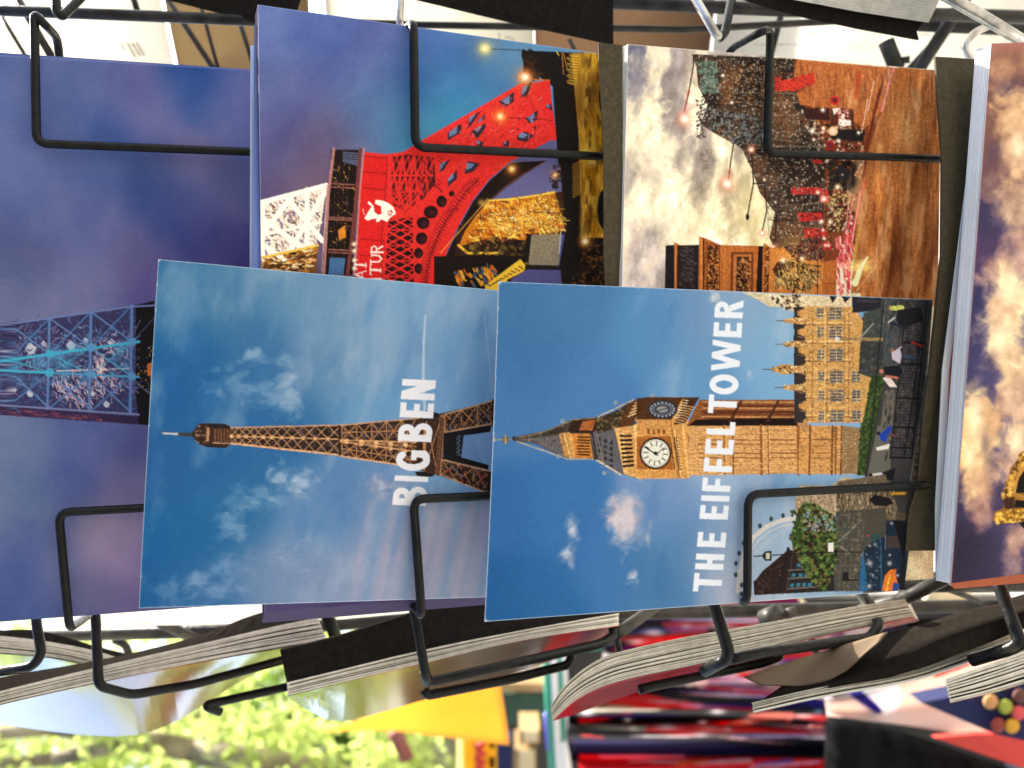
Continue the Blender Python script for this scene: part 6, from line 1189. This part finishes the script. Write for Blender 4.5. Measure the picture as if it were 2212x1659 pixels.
cloth('scarf', 'scarf with a white band and red edge behind the dog-eared calendar', [(1320, 1318), (1700, 1316), (2060, 1312)], [(1300, 1440), (1700, 1412), (2040, 1380)], 1.2, 4, 'scarf', GS, seed=2)
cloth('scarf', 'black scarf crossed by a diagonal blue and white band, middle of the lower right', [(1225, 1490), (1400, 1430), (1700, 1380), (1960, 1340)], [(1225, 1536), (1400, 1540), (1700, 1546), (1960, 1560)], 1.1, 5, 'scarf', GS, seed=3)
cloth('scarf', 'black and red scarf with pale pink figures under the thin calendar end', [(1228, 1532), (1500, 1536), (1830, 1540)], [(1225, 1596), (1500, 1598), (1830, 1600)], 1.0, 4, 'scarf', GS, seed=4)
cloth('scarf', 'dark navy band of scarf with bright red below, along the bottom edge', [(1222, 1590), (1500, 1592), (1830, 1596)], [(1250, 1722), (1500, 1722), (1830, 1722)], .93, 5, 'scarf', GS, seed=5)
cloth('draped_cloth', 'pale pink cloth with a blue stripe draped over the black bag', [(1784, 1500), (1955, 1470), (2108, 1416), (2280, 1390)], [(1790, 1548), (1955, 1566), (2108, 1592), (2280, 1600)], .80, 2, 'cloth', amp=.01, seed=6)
def blob_bag(name, label, pts, d, m, depth=.08, cat='bag'):
    n = len(pts); cx = sum(p[0] for p in pts) / n; cy = sum(p[1] for p in pts) / n; P = resample(smooth_pl(pts + [pts[0]], 2), 60)[:-1]; rings = []; vs, fs = [], []
    prof = [(0, .0), (.5, -.55), (.85, -.9), (1, -1)]
    for s_, z in ((.25, -1), (.6, -.92), (.85, -.7), (.97, -.35), (1, 0)):
        for p in P: vs.append(V(cx + (p[0] - cx) * s_, cy + (p[1] - cy) * s_, d + z * depth * .35 + depth * .35))
    n_ = len(P)
    for p in P: vs.append(V(p[0], p[1], d + depth))
    for r in range(5):
        for i in range(n_): fs.append((r * n_ + i, r * n_ + (i + 1) % n_, (r + 1) * n_ + (i + 1) % n_, (r + 1) * n_ + i))
    fs.append(tuple(range(n_ - 1, -1, -1))); fs.append(tuple(5 * n_ + i for i in range(n_)))
    return tag(mesh(name, vs, fs, m, None, smooth=True), label, cat)
blob_bag('cloth_bag', 'plain black cloth bag at the bottom right, under the pale cloth', [(1785, 1548), (1860, 1552), (2000, 1596), (2120, 1640), (2300, 1700), (2250, 1760), (1782, 1760), (1780, 1620)], .74, M['black'])
hung_card('red_towel', 'bright red cloth wedge at the right edge beside the black bag', [(2018, 1594, .725), (2110, 1586, .72), (2300, 1584, .72), (2300, 1700, .72), (2212, 1660, .72)], M['red'], 'cloth', t=.006)
# navy pouch with printed sweets
pouch = thing('pouch', 'navy pouch printed with coloured round sweets at the lower right edge', 'pouch', loc=V(2150, 1540, .62))
slab('body', [V(*p) for p in [(1990, 1518, .64), (2080, 1500, .635), (2240, 1470, .63), (2320, 1460, .63), (2320, 1610, .63), (2212, 1600, .63), (2150, 1586, .635)]], M['navy'], .02, pouch)
for i, (x, y, c) in enumerate(((2140, 1516, (.50, .24, .09)), (2172, 1527, (.28, .32, .04)), (2203, 1504, (.10, .035, .03)), (2200, 1540, (.55, .07, .07)), (2156, 1566, (.22, .03, .02)), (2186, 1568, (.55, .28, .02)))):
    vs, fs = [], []
    for k in range(5):
        rr = [1, .96, .8, .5, .12][k] * 17; zz = [0, .0016, .003, .0038, .004][k]
        for a in range(18): vs.append(V(x + rr * math.cos(a * math.pi / 9), y + rr * math.sin(a * math.pi / 9), .6285 - zz + (.006 if k == 0 else 0)))
    for k in range(4):
        for a in range(18): fs.append((k * 18 + a, k * 18 + (a + 1) % 18, (k + 1) * 18 + (a + 1) % 18, (k + 1) * 18 + a))
    fs.append(tuple(72 + a for a in range(18)))
    mesh('printed_sweet', vs, fs, mat('sweet_%d' % i, c, .6, .3), pouch, smooth=True)
# cream roll on the far side of the carousel
tube_v = [V(1998, 1284, .50), V(2040, 1284, .50), V(2092, 1284, .50)]
tag(tube('paper_roll', tube_v, .0052, M['cream'], None), 'blurred cream paper roll under the lower corner of the golden cloud calendar', 'paper roll')
# orange pennant
n = 14; vs = []; 
rows = [[(700, 1582, .98), (754, 1566, .97), (917, 1500, .95), (1078, 1462, .93)], [(720, 1580, .99), (837, 1560, .97), (960, 1540, .95), (1090, 1540, .93)], [(740, 1578, 1.0), (837, 1577, .98), (960, 1592, .96), (1100, 1610, .94)]]
o = rolled('pennant', rows, M['orange'], None, thick=.002); tag(o, 'sunlit orange cloth pennant beside the green leaves', 'pennant')
# yellow sign with red letters
sg = thing('shop_sign', 'yellow sign with red letters below the orange pennant', 'sign', loc=V(1030, 1650, 1.4))
slab('panel', [V(1000, 1590, 1.4), V(1072, 1596, 1.4), V(1074, 1760, 1.4), V(1002, 1760, 1.4)], M['yellow'], .01, sg)
slab('pale_edge', [V(986, 1590, 1.395), V(999, 1590, 1.395), V(1001, 1760, 1.395), V(987, 1760, 1.395)], mat('sign_edge', (.85, .8, .5), .5, .3, trans=.5), .012, sg)
for k, pts in enumerate(([(1024, 1612), (1046, 1606), (1030, 1622), (1048, 1628), (1026, 1636)], [(1026, 1642), (1048, 1646), (1028, 1656), (1048, 1664), (1028, 1670)])):
    tube('letter', [V(x, y, 1.392) for x, y in pts], .0035, M['red'], sg, fillet=.002, seg=6)
for k, (x, y) in enumerate(((1062, 1604), (1062, 1648))):
    tube('bolt', [V(x - 4, y, 1.394), V(x + 6, y, 1.394)], .009, M['black'], sg, seg=8)
# far stall: shelves, boxes, rails
GB = 'boxes on the far stall'
st = thing('market_stall', 'dim far stall with a tan shelf behind the orange pennant', 'stall', loc=V(1140, 1500, 2.4))
slab('back_wall', [V(990, 1290, 2.6), V(2400, 1290, 2.6), V(2400, 2100, 2.6), V(990, 2100, 2.6)], M['shade'], .05, st)
slab('shelf', [V(1082, 1476, 2.3), V(1200, 1478, 2.3), V(1200, 1494, 2.3), V(1082, 1494, 2.3)], M['tan'], .25, st)
slab('green_cover', [V(1088, 1498, 2.35), V(1200, 1496, 2.35), V(1200, 1560, 2.35), V(1094, 1566, 2.35)], M['darkgreen'], .08, st)
slab('upper_panel', [V(1040, 1400, 2.45), V(1200, 1400, 2.45), V(1200, 1474, 2.45), V(1040, 1474, 2.45)], M['wall'], .05, st)
for i, (x0, y0, x1, y1, lab) in enumerate(((1122, 1578, 1166, 1606, 'cream box nearest the tan shelf on the far stall'), (1112, 1618, 1158, 1700, 'larger cream box at the bottom edge of the far stall'))):
    b = thing('box', lab, 'box', GB, loc=V((x0 + x1) / 2, (y0 + y1) / 2, 2.1))
    slab('body', [V(x0, y0, 2.1), V(x1, y0, 2.1), V(x1, y1, 2.1), V(x0, y1, 2.1)], M['tan'], .12, b); slab('label_panel', [V(x0 + 9, y0 + 3, 2.095), V(x1 - 4, y0 + 3, 2.095), V(x1 - 4, y1 - 3, 2.095), V(x0 + 9, y1 - 3, 2.095)], M['cream'], .004, b)
tag(slab('cloth_bolt', [V(1076, 1600, 2.0), V(1104, 1600, 2.0), V(1108, 1720, 2.0), V(1078, 1720, 2.0)], M['navy'], .06), 'dark blue bolt of cloth between the yellow sign and the cream box', 'cloth')
for i, (x, y, c) in enumerate(((1110, 1420, 'cream'), (1122, 1446, 'white'), (1140, 1430, 'white'), (1128, 1410, 'cream'), (1158, 1440, 'cream'))):
    pts = [V(x, y, 2.3), V(x + 14, y + 1, 2.3)]; tag(tube('ornament', pts, .016, M[c], None, seg=12), ['cream ornament highest on the far stall', 'white ornament just left of the cream one on the far stall', 'small white ornament in the middle of the far stall row', 'small cream ornament nearest the calendar edge on the far stall', 'cream ornament nearest the green rails on the far stall'][i], 'ornament', 'ornaments on the far stall')
GR = 'enamelled rails of the neighbouring stand'
stand = thing('metal_stand', 'neighbouring stand of glossy green and white rails beside the red scarves', 'stand', loc=V(1200, 1550, 1.15))
for (xa, ya, xb, yb, r, mm) in ((1176, 1395, 1196, 1730, .0038, 'green'), (1184, 1395, 1204, 1730, .0030, 'green'), (1194, 1380, 1210, 1730, .0052, 'white'), (1206, 1400, 1222, 1730, .0040, 'green'), (1216, 1400, 1230, 1600, .0036, 'white'), (1232, 1560, 1238, 1600, .0030, 'green'), (1214, 1600, 1232, 1730, .0072, 'white'), (1180, 1540, 1186, 1620, .0035, 'blue'), (1240, 1545, 1246, 1590, .0034, 'white')):
    tube('rail', [V(xa, ya, 1.15), V(xb, yb, 1.15)], r, M[mm], stand, seg=10)
slab('green_top', [V(1176, 1398, 1.16), V(1300, 1390, 1.16), V(1300, 1404, 1.16), V(1176, 1412, 1.16)], M['green'], .02, stand)
# reddish post and stones of the street
tag(tube('street_post', [V(880, 1640, 1.9), V(862, 1600, 1.9), V(850, 1580, 1.9)], .016, mat('rusty_post', (.25, .09, .07), .7, .2), None), 'reddish post at the bottom edge between leaves and stones', 'post')
wl = thing('stone_wall', 'pale speckled stone wall beyond the reddish post', 'wall', loc=V(930, 1640, 4.6))
slab('wall_face', [V(884, 1560, 4.6), V(1005, 1560, 4.6), V(1010, 1800, 4.6), V(884, 1800, 4.6)], mat('pale_stone', (.2, .19, .14), .85, .2, noise=(.62, .58, .48), nscale=11), .3, wl)
slab('wall_end', [V(845, 1570, 4.5), V(883, 1565, 4.5), V(883, 1800, 4.5), V(845, 1800, 4.5)], M['darkgreen'], .3, wl)
# ---------------------------------------------------------------- trees
def leafy(name, label, seed, cx, cy, rx, ry, d0, d1, n, size, m1, group, trunk=None):
    rnd = random.Random(seed); vs, fs = [], []; root = thing(name, label, 'tree', group, loc=(V(cx, cy, d0).x, d0, 0))
    cl = [(cx + rnd.uniform(-1, 1) * rx, cy + rnd.uniform(-1, 1) * ry, rnd.uniform(d0, d1), rnd.uniform(.14, .34)) for _ in range(46)]
    for k in range(n):
        c = rnd.choice(cl); ctr = V(c[0], c[1], c[2]); rad = c[3]
        v = Vector((rnd.gauss(0, 1), rnd.gauss(0, 1), rnd.gauss(0, 1))); v = v.normalized() * rad * rnd.uniform(.2, 1.0) ** .6; p = ctr + v
        a = Vector((rnd.gauss(0, 1), rnd.gauss(0, 1), rnd.gauss(0, .7))).normalized(); b = a.orthogonal().normalized(); b = (Matrix.Rotation(rnd.uniform(0, 6.28), 3, a) @ b); c2 = a.cross(b)
        s_ = size * rnd.uniform(.6, 1.3); o = len(vs)
        for (u, w) in ((-1, 0), (-.35, .62), (.3, .5), (1, 0), (.3, -.5), (-.35, -.62)): vs.append(p + b * (u * s_) + c2 * (w * s_) + a * (abs(w) * s_ * .25))
        fs.append(tuple(range(o, o + 6)))
    mesh('crown', vs, fs, m1, root)
    V2, F2 = [], []
    for (pts, r) in trunk:
        for (p, q), k in zip(zip(pts, pts[1:]), range(9)):
            rr = r * (1 - .14 * k); tube('t', [p, q], rr, None, None, seg=12, join=(V2, F2))
    mesh('trunk', V2, F2, M['bark'], root, smooth=True)
    return root
leafy('plane_tree', 'nearer tree with sunlit yellow-green leaves and a mottled limb along the bottom left', 5, 380, 1520, 520, 190, 3.4, 4.6, 4800, .030, M['leaf'], 'trees behind the carousel',
      [([V(900, 1760, 3.6), V(700, 1668, 3.5), V(420, 1622, 3.5), (V(260, 1588, 3.5)), V(130, 1572, 3.5), V(-60, 1590, 3.5), V(-300, 1560, 3.5)], .062), ([Vector((V(900, 1760, 3.6).x - .1, 3.6, 0)), V(900, 1760, 3.6)], .09), ([V(300, 1600, 3.5), V(120, 1640, 3.5), V(-60, 1650, 3.6)], .03)])
leafy('street_tree', 'farther tree seen as bright blurred leaves above the orange pennant', 15, 420, 1480, 560, 170, 6.0, 8.0, 5200, .05, M['leaf'], 'trees behind the carousel', [([Vector((V(760, 1640, 7).x, 7, 0)), V(760, 1640, 7), V(500, 1560, 7), V(200, 1500, 7)], .12)])
leafy('street_tree', 'darker tree low behind the orange pennant', 25, 700, 1600, 160, 110, 5.0, 6.0, 3000, .045, M['leaf2'], 'trees behind the carousel', [([Vector((V(760, 1640, 5.4).x, 5.4, 0)), V(760, 1640, 5.4), V(640, 1590, 5.4)], .08)])
leafy('street_tree', 'tree at the far left whose leaves mirror in the glossy covers', 35, 500, 2300, 900, 500, 3.2, 5.0, 9000, .05, M['leaf'], 'trees behind the carousel', [([Vector((V(500, 2400, 4.2).x, 4.2, 0)), V(700, 2400, 4.2), V(300, 2300, 4.2)], .12)])
# added facade, unseen behind the viewer: blocks low sky so light falls from above
fac = thing('added_sky_blocker', 'unseen building added behind the viewer to block low sky light', 'building', loc=(-4, -6, 0))
slab('wall', [Vector(p) for p in ((-20, -6, 0), (3, -6, 0), (3, -6, 6.5), (-20, -6, 6.5))], M['wall'], .4, fac, tdir=Vector((0, -.4, 0)))
slab('roof', [Vector(p) for p in ((-20.3, -5.6, 6.5), (3.3, -5.6, 6.5), (3.3, -7, 8.2), (-20.3, -7, 8.2))], M['shade'], .2, fac, tdir=Vector((0, -.1, -.2)))
for fl in range(2):
    for k in range(9):
        x0 = -18.6 + k * 2.4; z0 = .9 + fl * 3.0; wv = slab('window', [Vector(p) for p in ((x0, -5.97, z0), (x0 + 1.1, -5.97, z0), (x0 + 1.1, -5.97, z0 + 1.7), (x0, -5.97, z0 + 1.7))], M['shade'], .02, fac, tdir=Vector((0, -.02, 0)))
# ---------------------------------------------------------------- ground, sky, light, camera
g = mesh('pavement', [(-400, -400, 0), (400, -400, 0), (400, 400, 0), (-400, 400, 0)], [(0, 1, 2, 3)], M['stone']); g['kind'] = 'structure'
SUN_EL, SUN_AZ = 46, 38     # azimuth measured from +Y towards +X
w = bpy.data.worlds.new('World'); scene.world = w; w.use_nodes = True; nt = w.node_tree
sky = nt.nodes.new('ShaderNodeTexSky'); sky.sky_type = 'NISHITA'; sky.sun_disc = False; sky.sun_elevation = R(SUN_EL); sky.sun_rotation = R(SUN_AZ); sky.dust_density = 2.5; sky.air_density = 1.0; sky.ozone_density = .6
bg = nt.nodes['Background']; bg.inputs['Strength'].default_value = .15; nt.links.new(sky.outputs[0], bg.inputs[0])
sl = bpy.data.lights.new('sun', 'SUN'); sl.energy = 5; sl.angle = R(.5); sl.color = (1, .94, .84); so = bpy.data.objects.new('sun', sl); COL.objects.link(so)
sd = Vector((math.sin(R(SUN_AZ)) * math.cos(R(SUN_EL)), math.cos(R(SUN_AZ)) * math.cos(R(SUN_EL)), math.sin(R(SUN_EL)))); so.rotation_euler = (-sd).to_track_quat('-Z', 'Y').to_euler(); so.location = sd * 30
cam = bpy.data.cameras.new('camera'); cam.sensor_width = 36; cam.lens = 36 * F / 2212; cam.clip_start = .02; cam.clip_end = 1500
co = bpy.data.objects.new('camera', cam); COL.objects.link(co); scene.camera = co
co.matrix_world = Matrix(((0, 1, 0, 0), (0, 0, -1, 0), (-1, 0, 0, H), (0, 0, 0, 1)))
cam.dof.use_dof = True; cam.dof.focus_distance = .272; cam.dof.aperture_fstop = (cam.lens / 1000) / .0024
scene.view_settings.view_transform = 'Standard'; scene.view_settings.look = 'None'; scene.view_settings.exposure = EXPO; scene.view_settings.gamma = 1; scene.view_settings.use_white_balance = True; scene.view_settings.white_balance_temperature = 6750
scene.render.engine = 'CYCLES'; scene.render.resolution_x = 1024; scene.render.resolution_y = 768
scene.cycles.max_bounces = 8
